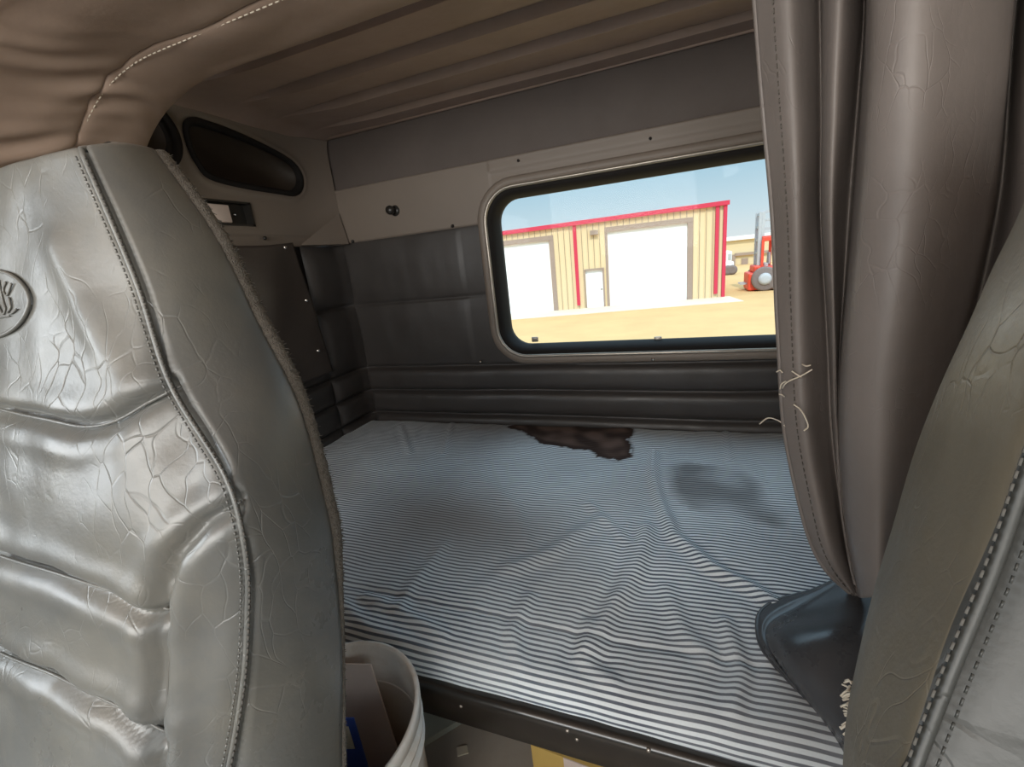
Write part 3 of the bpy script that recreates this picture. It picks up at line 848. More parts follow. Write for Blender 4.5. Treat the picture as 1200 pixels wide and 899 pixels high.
# dark vinyl flap lying on the bed
def flap():
    # outline runs along the bed; rows across
    tab = [  # (edge left px), (mid), (right px): u,v,z
        [(1004, 668, -.570), (1010, 672, -.555), (1022, 676, -.545), (1040, 680, -.55)],
        [(955, 692, -.588), (975, 694, -.560), (1000, 700, -.535), (1040, 710, -.53)],
        [(915, 703, -.590), (945, 712, -.560), (990, 722, -.530), (1040, 735, -.52)],
        [(893, 716, -.592), (915, 728, -.562), (960, 748, -.530), (1030, 770, -.52)],
        [(888, 735, -.592), (904, 748, -.572), (940, 775, -.545), (1020, 810, -.53)],
        [(895, 762, -.594), (915, 775, -.575), (950, 805, -.555), (1012, 840, -.54)],
        [(925, 798, -.595), (940, 808, -.580), (965, 830, -.565), (1008, 868, -.55)],
        [(960, 838, -.600), (970, 845, -.590), (985, 862, -.578), (1006, 890, -.56)],
        [(990, 880, -.604), (994, 884, -.598), (1000, 890, -.590), (1008, 905, -.575)],
    ]
    rows = [cat_rom([PZ(*q) for q in r], 8) for r in tab]; n = len(rows[0])
    cols = [cat_rom([r[k] for r in rows], 8) for k in range(n)]; m = len(cols[0])
    V = []
    for j in range(m):
        for i in range(n):
            q = cols[i][j].copy(); t = i / (n - 1)
            q.z += .007 * math.sin(t * PI) * math.sin(j * .16 + t * 5) - .006 * G(t - .22, .03)
            V.append(q)
    Fa = [(j * n + i, j * n + i + 1, (j + 1) * n + i + 1, (j + 1) * n + i) for j in range(m - 1) for i in range(n - 1)]
    o = mk('vinyl_cover', (V, Fa), M_flap)
    md = o.modifiers.new('thick', 'SOLIDIFY'); md.thickness = .004; md.offset = 0
    tag(o, 'black vinyl cover crumpled on the striped bed beneath the curtain', 'cover')
    mk('edge_piping', tube([V[j * n] for j in range(m)], .004, 8), M_flap, o)
    mk('seam_piping', tube([V[j * n + 6] + Vector((0, 0, .001)) for j in range(m)], .0018, 6), M_flap, o)
    # torn batting at the lower edge of the seat cover
    parts = []
    for k in range(26):
        v = 800 + k * 2.3; a = PZ(1000 - 4 * math.sin(k * .5), v, -.50); b = PZ(988 + random.uniform(-5, 6), v + random.uniform(-6, 8), -.505)
        mdp = a.lerp(b, .5) + Vector((0, 0, random.uniform(0, .006))); parts.append(tube(cat_rom([a, mdp, b], 4), .0011, 5))
    t = empty('torn_batting', PZ(998, 830, -.54), 'torn cream batting with a painted patch of orange light at the right seat edge', 'batting')
    mk('batting_threads', join(*parts), M_thread, t)
    P = [PZ(1002, 822, -.505), PZ(1004, 835, -.505), PZ(1003, 848, -.505)]
    mk('orange_light_patch', tube(cat_rom(P, 5), [.001, .002, .003, .0035, .004, .004, .004, .0035, .003, .002, .001], 8), M_orange, t)  # small solid coloured like the orange light there
flap()
def foam():
    c = PZ(1082, 905, -.36)
    bm = bmesh.new(); bmesh.ops.create_icosphere(bm, subdivisions=3, radius=1)
    for v in bm.verts:
        d = 1 + .35 * noise.noise(v.co * 2.5); v.co = Vector((c.x + v.co.x * .022 * d, c.y + v.co.y * .012 * d, c.z + v.co.z * .010 * d))
    o = mk('foam_scrap', bm_out(bm), M_foam)
    tag(o, 'torn pale foam scrap at the bottom edge on the right seat', 'foam')
foam()

# ------------------------------------------------------------------ bunk
ZB = -.597
def bed():
    x0, x1, y0, y1 = -1.222, .99, .445, 1.435
    ridges = []
    def ln(px, h, w): ridges.append(([(p.x, p.y) for p in (PZ(u, v, ZB) for u, v in px)], h, w))
    ln([(766, 530), (764, 555), (774, 590), (790, 630), (835, 668), (880, 690), (935, 730), (950, 800)], .010, .014)
    ln([(758, 620), (752, 650), (735, 690), (712, 720), (695, 760)], .010, .016)
    ln([(700, 610), (650, 645), (600, 665)], .006, .02)
    ln([(690, 590), (740, 640), (720, 700)], .004, .012)
    ln([(470, 500), (480, 530)], .004, .012); ln([(530, 495), (520, 530)], .004, .012)
    ln([(850, 505), (855, 540)], .004, .01)
    ln([(520, 640), (480, 690), (470, 710)], .005, .015)
    ln([(620, 700), (600, 740), (610, 780)], .005, .012)
    ln([(690, 730), (680, 770), (720, 800)], .007, .012)
    ln([(850, 730), (870, 790), (860, 830)], .006, .012)
    ln([(780, 690), (800, 740), (830, 770)], .005, .015)
    ln([(430, 700), (480, 722), (520, 745)], .005, .012)
    ln([(400, 705), (430, 735), (500, 760)], .006, .010)
    ln([(560, 560), (600, 590), (620, 640)], .003, .02)
    seam = [(p.x, p.y) for p in (PZ(u, v, ZB) for u, v in ((380, 680), (500, 706), (640, 735), (760, 757), (940, 790)))]
    brown = [(p.x, p.y) for p in (PZ(u, v, ZB) for u, v in ((594, 500), (612, 495), (650, 492), (700, 493), (735, 498), (744, 507), (737, 516), (742, 524), (741, 535), (722, 541), (702, 534), (690, 527), (660, 524), (636, 520), (622, 514), (616, 508)))]
    grey = [(p.x, p.y) for p in (PZ(u, v, ZB) for u, v in ((775, 545), (800, 540), (840, 543), (875, 552), (895, 565), (905, 585), (930, 600), (925, 625), (880, 615), (850, 608), (805, 600), (782, 580)))]
    nu, nv = 370, 215
    V = []; UV = []; A = {'brown': [], 'brown_core': [], 'grey': [], 'grime': []}
    for j in range(nv + 1):
        for i in range(nu + 1):
            a, b = i / nu, j / nv
            x = x0 + (x1 - x0) * a
            s = -.065 + (y1 - y0 + .065 + .04) * b             # arclength coordinate, <0 on the front drop
            yy = y0 + s; z = ZB
            R = .035
            if s < R:                                           # round over the front edge
                if s > R - R * PI / 2:
                    th = (R - s) / R; yy = y0 + R - R * math.sin(th); z = ZB - R * (1 - math.cos(th))
                else:
                    yy = y0; z = ZB - R - (R - R * PI / 2 - s)
            if s > y1 - y0 - .03:
                e = s - (y1 - y0 - .03); z -= e * e * 12; yy = min(yy, y1)
            top = max(0, min(1, (s - 0) / .06))
            h = 0
            for pl_, hh, w in ridges:
                d = seg_dist(x, y0 + s, pl_)
                if d < w * 3: h += hh * (G(d, w) - .25 * G(d - w * 1.6, w))
            h += .007 * nz(x * 3.2, s * 4.0) + .0035 * nz(x * 11, s * 6, 3) + .0018 * nz(x * 26 + 2 * nz(x * 3, s * 5), s * 15, 6)
            h -= .006 * (1 - min(1, abs(s - .5) / .5)) * 0
            ds = seg_dist(x, y0 + s, seam); h -= .0035 * G(ds, .005)
            if top < 1: yy -= (h + .004) * (1 - top) * .5
            # crown towards the middle, sag at corners
            z += h * (.25 + .75 * top)
            V.append(Vector((x, yy, z)))
            wy = s + .004 * nz(x * 3, s * 3, 9) + .0022 * nz(x * 12, s * 8, 12)
            for pl_, hh, w in ridges[:3]:
                d = seg_dist(x, y0 + s, pl_); wy += .2 * hh * G(d, w * 1.5) * max(0, min(1, (.85 - s) / .3))
            UV.append((x, wy))
            X, Y = x, y0 + s
            nb = .016 * nz(X * 14, Y * 14, 21) + .007 * nz(X * 45, Y * 45, 22)
            d = seg_dist(X, Y, brown + [brown[0]]); ins = inside(X + nb, Y + nb, brown)
            A['brown'].append(1.0 if ins else max(0, 1 - d / .006) * .5)
            core = 0
            if ins: core = max(0, min(1, (d - .012) / .018)) * max(0, min(1, .55 + 1.6 * nz(X * 16, Y * 16, 30)))
            A['brown_core'].append(core)
            ig = inside(X + nb * 1.5, Y + nb * 1.5, grey); dg = seg_dist(X, Y, grey + [grey[0]])
            g_ = max(0, min(1, dg / .035)) if ig else 0
            A['grey'].append(g_ * max(0, min(1, .75 + .9 * nz(X * 11, Y * 11, 33))))
            gr = max(0, min(1, (nz(X * 2.4, Y * 3.1, 40) * .9 + .12)))
            gr += .28 * G(math.hypot((X + .62) * .6, Y - .66), .10) + .30 * G(math.hypot(X + .35, Y - .66), .05) * 0 + .3 * G(math.hypot(X - .26, Y - .86), .10)
            gr += .25 * G(math.hypot((X + .5) * .5, (Y - .8)), .1)
            A['grime'].append(max(0, min(1, gr)))
    W = nu + 1
    Fa = [(j * W + i, j * W + i + 1, (j + 1) * W + i + 1, (j + 1) * W + i) for j in range(nv) for i in range(nu)]
    sh = mk('bed_sheet', (V, Fa), M_sheet, uv=UV, attrs=A)
    tag(sh, 'blue and white striped sheet with brown and grey stains on the bunk', 'bed sheet')
    ms = box(x0 + .01, x1 - .01, y0 + .012, y1 - .012, -.662, ZB - .018, .02, 3)
    tag(mk('mattress', ms, M_white), 'thin foam mattress hidden under the striped sheet', 'mattress')
    fr = empty('bunk_frame', (-.1, .9, -.70), 'black steel bunk base with glossy front rail under the mattress', 'bunk')
    mk('deck', box(x0, x1, .44, y1, -.685, -.664), M_deck, fr)
    # front rail: rolled lip and face
    prof = [(.458, -.640), (.436, -.638), (.430, -.640), (.4275, -.645), (.4265, -.652), (.4265, -.697), (.430, -.701), (.445, -.701), (.445, -.697), (.4315, -.697)]
    Vv = []; Ff = []; xs = [x0, -.7, -.3, .1, .5, x1]
    for x in xs:
        for y, z in prof: Vv.append(Vector((x, y, z)))
    k = len(prof)
    for i in range(len(xs) - 1):
        for q in range(k - 1): Ff.append((i * k + q, (i + 1) * k + q, (i + 1) * k + q + 1, i * k + q + 1))
    r = mk('front_rail', (Vv, Ff), M_rail, fr)
    for u, v in ((540, 828), (665, 857), (676, 867), (760, 880)):
        p = PY(u, v, .4265)
        mk('rivet', lathe([(0, -.0015), (.0025, -.001), (.003, .001)], (p.x, p.y, p.z), 10, 'y'), M_rim, r)
bed()

# ------------------------------------------------------------------ bucket
BC = Vector((-.432, .302, 0)); ZR = -.56
def bucket():
    r = .116
    root = empty('bucket', (BC.x, BC.y, ZF), 'stained white plastic bucket of litter between the left seat and bunk', 'bucket')
    hgt = ZR - ZF
    out = [(0, 0), (r * .84, 0), (r * .86, .006), (r * .955, hgt - .075), (r * .955, hgt - .072), (r * 1.02, hgt - .070), (r * 1.02, hgt - .066), (r * .965, hgt - .063), (r * .97, hgt - .045), (r * 1.035, hgt - .043), (r * 1.035, hgt - .039),
           (r * .975, hgt - .036), (r * .98, hgt - .022), (r * 1.04, hgt - .020), (r * 1.05, hgt - .004), (r * 1.035, hgt), (r * .995, hgt), (r * .985, hgt - .004), (r * .975, hgt - .02), (r * .93, hgt - .20), (r * .84, .01), (0, .008)]
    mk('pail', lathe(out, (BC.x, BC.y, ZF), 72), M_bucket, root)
    # handle folded down round the far side
    ear = (BC.x + r * 1.04 * math.cos(-.7), BC.y + r * 1.04 * math.sin(-.7), ZR - .03)
    mk('handle_ear', box(ear[0] - .008, ear[0] + .004, ear[1] - .008, ear[1] + .008, ear[2] - .012, ear[2] + .008, .002), M_bucket, root)
    P = [Vector((BC.x + r * 1.06 * math.cos(a), BC.y + r * 1.06 * math.sin(a), ZR - .032 - .055 * math.sin(a - 1.5))) for a in [1.5 + PI * k / 24 for k in range(25)]]
    mk('wire_handle', tube(P, .002, 6), M_rim, root)
    # rubbish inside, resting on the bottom
    def card(nm, mat, c, w, h_, rot, label):
        M = Matrix.Translation(c) @ Matrix.Rotation(rot[2], 4, 'Z') @ Matrix.Rotation(rot[1], 4, 'Y') @ Matrix.Rotation(rot[0], 4, 'X')
        vf = xf(box(-w / 2, w / 2, -.0012, .0012, 0, h_, 0), M); return tag(mk(nm, vf, mat, smooth=False), label, 'packaging')
    c1 = PY(399, 770, BC.y + .03)
    o = card('folded_card', M_card, Vector((BC.x - .005, BC.y + .070, ZF + .012)), .085, .338, (-.05, -.10, .15), 'folded pinkish white card standing inside the bucket')
    o = card('blue_wrapper', M_blue, Vector((-.452, .335, ZF + .015)), .045, .30, (.02, .0, .3), 'blue and white printed wrapper standing inside the bucket')
    mk('white_print', xf(box(-.012, .012, -.0022, -.0013, .24, .285, 0), Matrix.Translation(Vector((-.452, .335, ZF + .015))) @ Matrix.Rotation(.3, 4, 'Z') @ Matrix.Rotation(.02, 4, 'X')), M_paper, o, smooth=False)
    def crumple(i_, c, s, mat):
        bm = bmesh.new(); bmesh.ops.create_icosphere(bm, subdivisions=3, radius=s)
        for v in bm.verts: v.co = v.co * (1 + .35 * noise.noise(v.co * 30 + Vector((i_, 0, 0)))); v.co += c; v.co.z = max(v.co.z, ZF + .011)
        return bm_out(bm)
    for i_, (dx, dy, dz, s, mt, lb) in enumerate([(.035, -.02, .05, .038, M_card, 'crumpled tan paper ball at the bottom of the bucket'), (-.045, -.03, .045, .035, M_card, 'smaller crumpled paper ball beside the wrapper in the bucket')]):
        tag(mk('crumpled_paper', crumple(i_ * 3, Vector((BC.x + dx, BC.y + dy, ZF + dz)), s, mt), mt), lb, 'paper')
bucket()

# things on the floor beneath the bunk
def under():
    a = PZ(505, 836, ZF + .02)
    c = [PZ(u, v, ZF + .012) for u, v in ((470, 800), (498, 890), (553, 838), (520, 815))]
    top = [PZ(470, 885, ZF + .014), PZ(548, 838, ZF + .014), PZ(520, 800, ZF + .014), PZ(455, 815, ZF + .014)]
    V = top + [Vector((p.x, p.y, ZF)) for p in top]
    mk_ = mk('floor_plate', (V, [(0, 1, 2, 3), (0, 4, 5, 1), (1, 5, 6, 2), (2, 6, 7, 3), (3, 7, 4, 0), (4, 7, 6, 5)]), M_plate, smooth=False)
    tag(mk_, 'pale greenish flat plate on the floor beside the bucket', 'plate')
    p = [PZ(u, v, ZF + .003) for u, v in ((535, 876), (547, 873), (549, 882), (536, 886))]
    V = p + [Vector((q.x, q.y, ZF)) for q in p]
    tag(mk('paper_scrap', (V, [(0, 1, 2, 3), (0, 4, 5, 1), (1, 5, 6, 2), (2, 6, 7, 3), (3, 7, 4, 0), (4, 7, 6, 5)]), M_paper, smooth=False), 'tiny square paper scrap on the floor under the bunk', 'paper scrap')
    # carton
    zt = ZF + .07
    q = [PZ(u, v, zt) for u, v in ((622, 873), (760, 925), (790, 880), (628, 838))]
    A, B = q[0], q[1]; ex = (B - A).normalized(); ey = Vector((-ex.y, ex.x, 0))
    root = empty('carton', (A.x, A.y, ZF), 'yellow carton with white and green print on the floor below the bunk rail', 'carton')
    def qbox(s0, s1, t0, t1, z0, z1):
        P = [A + ex * s + ey * t for s, t in ((s0, t0), (s1, t0), (s1, t1), (s0, t1))]
        return [Vector((p.x, p.y, z)) for z in (z0, z1) for p in P], [(3, 2, 1, 0), (4, 5, 6, 7), (0, 1, 5, 4), (1, 2, 6, 5), (2, 3, 7, 6), (3, 0, 4, 7)]
    L = .28
    mk('box_body', qbox(0, L, 0, .14, ZF, zt), M_carton, root, smooth=False)
    mk('white_label', qbox(.062, .135, -.0015, .0, zt - .024, zt), M_card, root, smooth=False)
    mk('green_label', qbox(.070, .128, -.0015, .0, zt - .05, zt - .024), M_green, root, smooth=False)
    w = [PZ(617, 861, ZF + .05), PZ(619, 868, ZF + .05), PZ(622, 871, ZF + .05)]
under()

# ------------------------------------------------------------------ outside
M_sand = simple('sandy ground', (.60, .385, .18), .95, var=.16, vs=.6, spec=.1)
M_apron = simple('pale apron', (.66, .56, .43), .95, var=.1, vs=1)
M_rdoor = simple('white roller door', (.92, .92, .93), .7, var=.02, vs=2)
M_redt = simple('red building trim', (.58, .03, .07), .6, var=.08)
M_dframe = simple('taupe door frame', (.34, .25, .20), .7)
M_red = simple('red forklift paint', (.72, .07, .035), .5, var=.15, vs=3)
M_grey = simple('grey steel', (.45, .47, .50), .6, var=.2)
M_tyre = simple('dusty tyre', (.20, .16, .15), .9, var=.2, vs=8)
M_far = simple('far cladding', (.70, .56, .34), .8, var=.05)
M_fwhite = simple('white paint', (.85, .85, .85), .5)
def siding_mat():
    m, nt, b = new_mat('tan metal siding')
    tc = nt.nodes.new('ShaderNodeTexCoord'); sep = nt.nodes.new('ShaderNodeSeparateXYZ'); nt.links.new(tc.outputs['Object'], sep.inputs[0])
    c = mixc(nt, tex(nt, .8, 3).outputs[0], (.70, .55, .33), (.77, .61, .38))
    nt.links.new(c, b.inputs['Base Color']); b.inputs['Roughness'].default_value = .6; return m
M_siding = siding_mat()
M_ribshade = simple('siding rib shade', (.36, .26, .17), .8)  # darker tan that stands in for the shadow lines of the ribs
ZG = -2.9
def FY(x): return 24.15 + .16 * x
fdir = Vector((1, .16, 0)).normalized(); fn_ = Vector((.16, -1, 0)).normalized()     # fn_: outward, toward the truck
def onF(u, v, off=0.0):
    r = ray(u, v)
    # point on facade plane y = 24.15+.16x (moved outward by off)
    t = (24.15 - off * math.sqrt(1 + .16 ** 2)) / (r.y - .16 * r.x); return r * t
def fbox(s0, s1, z0, z1, d0, d1, bev=0):
    """box on the facade: s along it measured in x, d outward"""
    P = []
    for x in (s0, s1):
        for d in (d0, d1):
            for z in (z0, z1): P.append(Vector((x, FY(x), z)) + fn_ * d)
    # idx = sx*4+sd*2+sz
    return P, [(0, 1, 3, 2), (4, 6, 7, 5), (0, 4, 5, 1), (2, 3, 7, 6), (0, 2, 6, 4), (1, 5, 7, 3)]
def building():
    xr = onF(849, 300).x; xl = -14.0
    ztr = onF(849, 238).z; ztl = onF(600, 272).z; xtl = onF(600, 272).x
    root = empty('metal_building', (-4, FY(-4), ZG), 'tan metal workshop with red trim and white roller doors outside the window', 'building')
    sl = (ztr - ztl) / (xr - xtl)
    def zt(x): return ztr + sl * (x - xr)
    d1 = (onF(712, 300).x, onF(806, 300).x, onF(760, 266).z)
    d0 = (-13.2, onF(645, 300).x, onF(630, 283).z)
    pd = (onF(686.5, 340).x, onF(707.5, 340).x, onF(697, 316).z)
    # ribbed wall: profile along x, openings left for the doors
    step = .075; n = int((xr - xl) / step); V = []; Fa = []
    def rib(k): return .035 if k % 4 == 0 else 0.0
    def zb(x):
        b = ZG
        if d1[0] < x < d1[1]: b = d1[2]
        if d0[0] < x < d0[1]: b = d0[2]
        if pd[0] < x < pd[1]: b = pd[2]
        return b
    for k in range(n):
        xa = xl + k * step; xb = xa + step; z0 = zb((xa + xb) / 2)
        o1 = fn_ * rib(k); 
        i = len(V)
        V += [Vector((xa, FY(xa), z0)) + o1, Vector((xb, FY(xb), z0)) + o1, Vector((xb, FY(xb), zt(xb))) + o1, Vector((xa, FY(xa), zt(xa))) + o1]
        Fa.append((i, i + 1, i + 2, i + 3))
        if k: Fa.append((i - 3, i, i + 3, i - 2))
    mk('siding_wall', (V, Fa), M_siding, root, smooth=False)
    sm = []  # rib shade put on as darker strips, too fine for the sun to cast
    for k in range(0, n, 4):
        xa = xl + k * step + .03; z0 = zb(xa); b_ = fbox(xa, xa + .035, z0, zt(xa) - .05, .030, .042); sm.append(b_)
    mk('rib_shade_strip', join(*sm), M_ribshade, root, False)['label'] = 'thin darker strips painted as shade along the siding ribs'
    # side and back
    A = Vector((xr, FY(xr), 0)); B = A - fn_ * 14; Cc = Vector((xl, FY(xl), 0)) - fn_ * 14; D = Vector((xl, FY(xl), 0))
    Vs = []; Fs = []
    for P, Q, za, zb_ in ((A, B, zt(xr), zt(xr)), (B, Cc, zt(xr), zt(xl)), (Cc, D, zt(xl), zt(xl))):
        i = len(Vs); Vs += [Vector((P.x, P.y, ZG)), Vector((Q.x, Q.y, ZG)), Vector((Q.x, Q.y, zb_)), Vector((P.x, P.y, za))]; Fs.append((i, i + 1, i + 2, i + 3))
    i = len(Vs); Vs += [Vector((p.x, p.y, z)) for p, z in ((A, zt(xr)), (B, zt(xr)), (Cc, zt(xl)), (D, zt(xl)))]; Fs.append((i, i + 1, i + 2, i + 3))
    mk('side_walls', (Vs, Fs), M_siding, root, smooth=False)
    # eave gutter
    e = fbox(xl, xr + .12, 0, 1, -.02, .18); e = ([Vector((p.x, p.y, zt(p.x) + (-.10 if k % 2 == 0 else .10))) for k, p in enumerate(e[0])], e[1])
    mk('eave_trim', e, M_redt, root, False)['label'] = 'red eave trim'
    for (u0, u1, nm) in ((673, 677, 'downspout'), (837, 841, 'downspout'), (846, 850, 'corner_trim')):
        xa, xb = onF(u0, 300).x, onF(u1, 300).x
        mk(nm, fbox(xa, xb, ZG + (.2 if nm == 'downspout' else 0), zt(xa) - .05, .035, .12), M_redt, root, False)['label'] = 'red ' + nm.replace('_', ' ')
    # doors
    def door(nm, x0_, x1_, z1_, mat, fw=.14, panels=0):
        d = mk(nm, fbox(x0_, x1_, ZG, z1_, -.12, -.08), mat, root, False)
        fr = join(fbox(x0_ - fw * .5, x0_ + .02, ZG, z1_, -.12, .06), fbox(x1_ - .02, x1_ + fw * 1.0, ZG, z1_, -.12, .06), fbox(x0_ - fw * .5, x1_ + fw, z1_ - .02, z1_ + fw, -.12, .06))
        mk('door_frame', fr, M_dframe, d, False)['label'] = 'taupe door frame'
        return d
    a = door('roller_door', *d1, M_rdoor, .22); b_ = door('roller_door', *d0, M_rdoor, .22); c = door('entry_door', *pd, M_rdoor, .06)
    hk_ = Vector((pd[1] - .12, FY(pd[1]), ZG + .95))
    mk('door_knob', lathe([(0, -.05), (.04, -.04), (.045, 0)], (hk_.x, hk_.y + .06, hk_.z), 10, 'y'), M_rim, c)
    lp = onF(696, 272.5)
    mk('wall_lamp', fbox(lp.x - .20, lp.x + .20, lp.z - .12, lp.z + .10, .02, .20), M_dframe, root, False)
building()
o = mk('ground', grid(lambda i, j: Vector((-90 + 180 * i / 60, -12 + 220 * j / 60, ZG + .0)), 60, 60), M_sand); o['kind'] = 'structure'
ap = fbox(-14, 2.8, ZG, ZG + .02, .0, 2.3)
o = mk('ground_apron', ap, M_apron, smooth=False); o['kind'] = 'structure'

def far_building():
    Y = 52.0
    a = PY(846, 310, Y); b = PY(940, 310, Y); 
    zt = PY(870, 276, Y).z; x0_, x1_ = a.x - 6, b.x + 8
    zg = ZG
    root = empty('warehouse', (a.x + 6, Y, zg), 'distant tan warehouse behind the forklift', 'building')
    mk('wall', box(x0_, x1_, Y, Y + 14, zg, zt - .4), M_far, root, False)
    zt2 = zt
    mk('roof_edge', box(x0_ - .3, x1_ + .3, Y - .35, Y + 14.2, zt - .4, zt), M_fwhite, root, False)
    xd = PY(861, 300, Y).x
    zm = PY(875, 297, Y).z
    mk('canopy', box(xd, x1_, Y - .25, Y, zm - .15, zm + .12), M_dframe, root, False)
    mk('downspout', box(xd - .25, xd + .05, Y - .2, Y, zg, zm), M_dframe, root, False)
    p0, p1 = PY(869, 303, Y), PY(876, 314, Y)
    mk('window', box(p0.x, p1.x, Y - .1, Y + .02, p1.z, p0.z), M_dframe, root, False)
far_building()

def forklift():
    Y = 27.0
    pL = PY(871, 340, Y); g = ZG
    x0 = PY(871, 330, Y).x; x1 = x0 + 3.6
    zt = PY(890, 280, Y).z; zm = PY(890, 249, Y).z
    root = empty('forklift', (x0 + 1.6, Y, g), 'red forklift with grey lattice mast parked outside by the curtain edge', 'forklift')
    S = lambda u: PY(u, 330, Y).x
    Z = lambda v: PY(893, v, Y).z
    # chassis with counterweight
    mk('chassis', join(box(S(874), x1, Y - .8, Y + .8, Z(338), Z(318), .08), box(S(884), S(907), Y - .75, Y + .75, Z(323), Z(312), .06)), M_red, root, False)
    mk('engine_hood', box(S(880), S(892), Y - .7, Y + .7, Z(318), Z(310), .08), M_red, root, False)
    # operator cage
    cg = []
    for xx in (S(889), S(903)):
        for yy in (Y - .65, Y + .65): cg.append(box(xx - .06, xx + .06, yy - .06, yy + .06, Z(312), Z(281)))
    cg.append(box(S(888), S(912), Y - .72, Y + .72, Z(283), Z(278), .03))
    for k in range(4): cg.append(box(S(888), S(912), Y - .6 + k * .4, Y - .5 + k * .4, Z(278), Z(277)))
    mk('operator_cage', join(*cg), M_red, root, False)
    mk('operator_seat', join(box(S(893), S(898), Y - .3, Y + .3, Z(314), Z(308), .05), box(S(898), S(900), Y - .3, Y + .3, Z(310), Z(296), .05)), M_grey, root, False)
    # mast
    ms = []
    for yy in (Y - .45, Y + .45):
        for xx in (S(885.5), S(889)): ms.append(box(xx - .07, xx + .07, yy - .09, yy + .09, g + .2, zm))
    for k in range(6):
        zz = g + .6 + (zm - g - .7) * k / 5; ms.append(box(S(885), S(889.5), Y - .5, Y + .5, zz - .05, zz + .08))
    xr_ = S(904)
    for yy in (Y - .45, Y + .45): ms.append(box(xr_ - .07, xr_ + .07, yy - .08, yy + .08, Z(280), zm))
    for k in range(4):
        zz = Z(278) + (zm - Z(278)) * k / 3; ms.append(box(S(885), xr_, Y - .45, Y - .38, zz - .05, zz + .05)); ms.append(box(S(885), xr_, Y + .38, Y + .45, zz - .05, zz + .05))
    mk('mast', join(*ms), M_grey, root, False)['label'] = 'grey steel lattice mast'
    mk('fork', join(box(S(866), S(884), Y - .4, Y - .25, g + .35, g + .43), box(S(866), S(884), Y + .25, Y + .4, g + .35, g + .43), box(S(882), S(884), Y - .5, Y + .5, g + .3, g + 1.3)), M_grey, root, False)
    for (u, r) in ((892, .62), (908, .55)):
        for sy in (-1, 1):
            xx = S(u); pr = [(0, -.16), (r * .45, -.16), (r * .5, -.12), (r * .85, -.17), (r, -.12), (r, .12), (r * .85, .17), (r * .5, .12), (0, .14)]
            wh = mk('wheel', lathe(pr, (xx, Y + sy * .85, g + r), 28, 'y'), M_tyre, root)
            mk('hub', lathe([(0, -.20), (r * .25, -.20), (r * .5, -.165), (r * .5, -.12)], (xx, Y + sy * .85, g + r), 20, 'y'), M_grey, wh)
forklift()
def truck_far():
    Y = 40.0; S = lambda u: PY(u, 320, Y).x; Z = lambda v: PY(854, v, Y).z
    root = empty('parked_truck', (S(853), Y, ZG), 'small white truck parked beyond the corner of the red trimmed building', 'truck')
    zc = max(ZG + .5, Z(335))
    mk('truck_body', join(box(S(846), S(858), Y - 1.0, Y + 1.2, ZG + .45, Z(306), .12), box(S(846), S(855.5), Y - .95, Y + 1.1, Z(307), Z(294), .12)), M_fwhite, root, False)
    mk('truck_window', box(S(851), S(854.5), Y - .99, Y - .9, Z(304), Z(297), .02), M_grey, root, False)
    for u in (851, 856): mk('wheel', lathe([(0, -.12), (.2, -.15), (.38, -.12), (.38, .1), (.3, .15), (0, .15)], (S(u), Y - .95, ZG + .38), 20, 'y'), M_tyre, root)
truck_far()

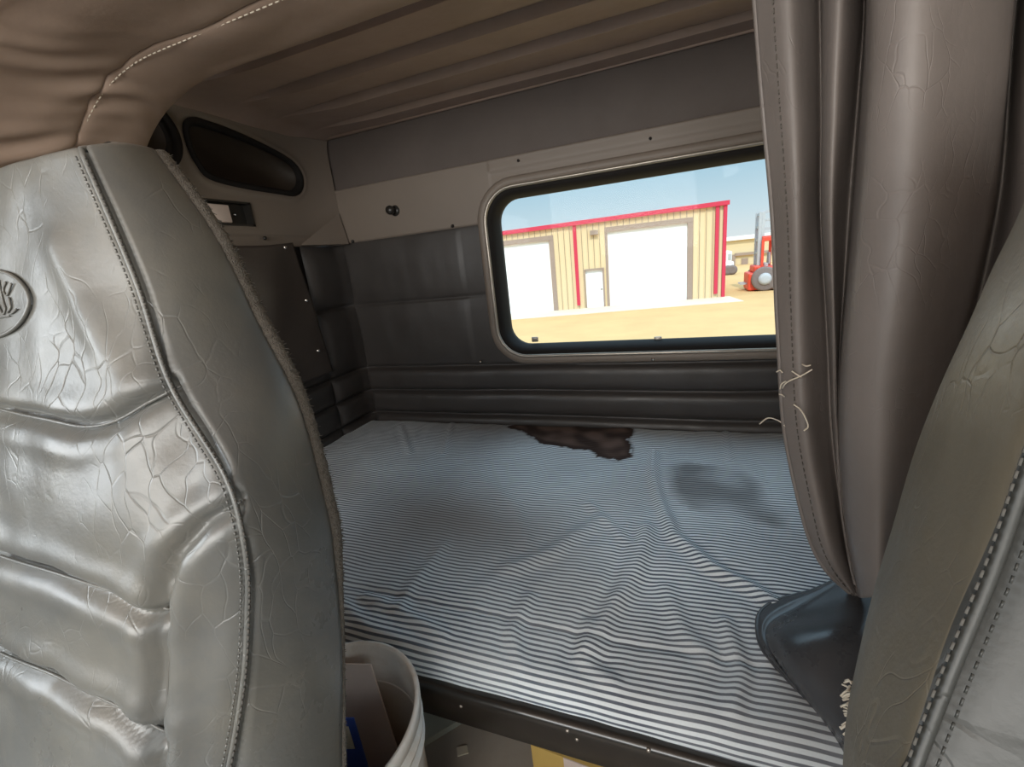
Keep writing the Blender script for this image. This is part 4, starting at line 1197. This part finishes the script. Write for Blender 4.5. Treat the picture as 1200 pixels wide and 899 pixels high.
# ------------------------------------------------------------------ light
w = bpy.data.worlds.new('sky'); SC.world = w; w.use_nodes = True; nt = w.node_tree; nt.nodes.clear()
out = nt.nodes.new('ShaderNodeOutputWorld'); bg = nt.nodes.new('ShaderNodeBackground'); tc = nt.nodes.new('ShaderNodeTexCoord')
sep = nt.nodes.new('ShaderNodeSeparateXYZ'); nt.links.new(tc.outputs['Generated'], sep.inputs[0])
cr = ramp(nt, sep.outputs[2], [(0.0, (.66, .72, .74)), (.05, (.54, .67, .74)), (.16, (.33, .53, .66)), (.5, (.36, .50, .62))])
upfill = ramp(nt, sep.outputs[2], [(.20, 0.0), (.45, 1.0)])      # added brightness in the unseen upper sky, lights bed and cab
gain = math_n(nt, 'ADD', 1.0, math_n(nt, 'MULTIPLY', upfill.outputs[0], 2.4))
mul = nt.nodes.new('ShaderNodeVectorMath'); mul.operation = 'SCALE'; nt.links.new(cr.outputs[0], mul.inputs[0]); nt.links.new(gain, mul.inputs[3])
nt.links.new(mul.outputs[0], bg.inputs[0]); bg.inputs[1].default_value = .93; nt.links.new(bg.outputs[0], out.inputs[0])

def light(kind, name, loc, rot, energy, col, **kw):
    d = bpy.data.lights.new(name, kind); d.energy = energy; d.color = col
    for k, v in kw.items(): setattr(d, k, v)
    o = bpy.data.objects.new(name, d); COL.objects.link(o); o.location = loc; o.rotation_euler = rot; return o
light('SUN', 'sun', (0, 0, 20), (math.radians(42), 0, math.radians(12)), 1.9, (1, .95, .86), angle=.01)
# daylight through windscreen and the two door windows
light('AREA', 'windscreen_daylight', (-.25, -1.28, H + .26), (math.radians(94), 0, math.radians(-8)), 23, (1, .95, .88), shape='RECTANGLE', size=1.6, size_y=.62)
light('AREA', 'left_window_daylight', (XL + .0, -.65, H + .12), (0, math.radians(-90), 0), 7, (.95, .98, 1), shape='RECTANGLE', size=.48, size_y=.85)
light('AREA', 'right_window_daylight', (XR - .02, -.65, H + .12), (0, math.radians(90), 0), 3.0, (1, .93, .82), shape='RECTANGLE', size=.48, size_y=.85)

# ------------------------------------------------------------------ camera
cam = bpy.data.cameras.new('camera'); co = bpy.data.objects.new('camera', cam); COL.objects.link(co); SC.camera = co
cam.sensor_fit = 'HORIZONTAL'; cam.sensor_width = 36; cam.lens = 36 * F_PX / 1200; cam.clip_start = .01; cam.clip_end = 600
R = Matrix((( AX.x, AX.y * -1, -AX.z), (AY.x, -AY.y, -AY.z), (-AD.x, AD.y, AD.z)))
co.matrix_world = Matrix.Translation((0, 0, H)) @ R.to_4x4()

vs_ = SC.view_settings; SC.display_settings.display_device = 'sRGB'; vs_.view_transform = 'Standard'; vs_.look = 'None'; vs_.exposure = 0.3; vs_.gamma = 1.0; vs_.use_curve_mapping = False
c = SC.cycles; c.max_bounces = 8; c.diffuse_bounces = 4; c.glossy_bounces = 3; c.transparent_max_bounces = 8; c.sample_clamp_indirect = 6; c.use_denoising = True
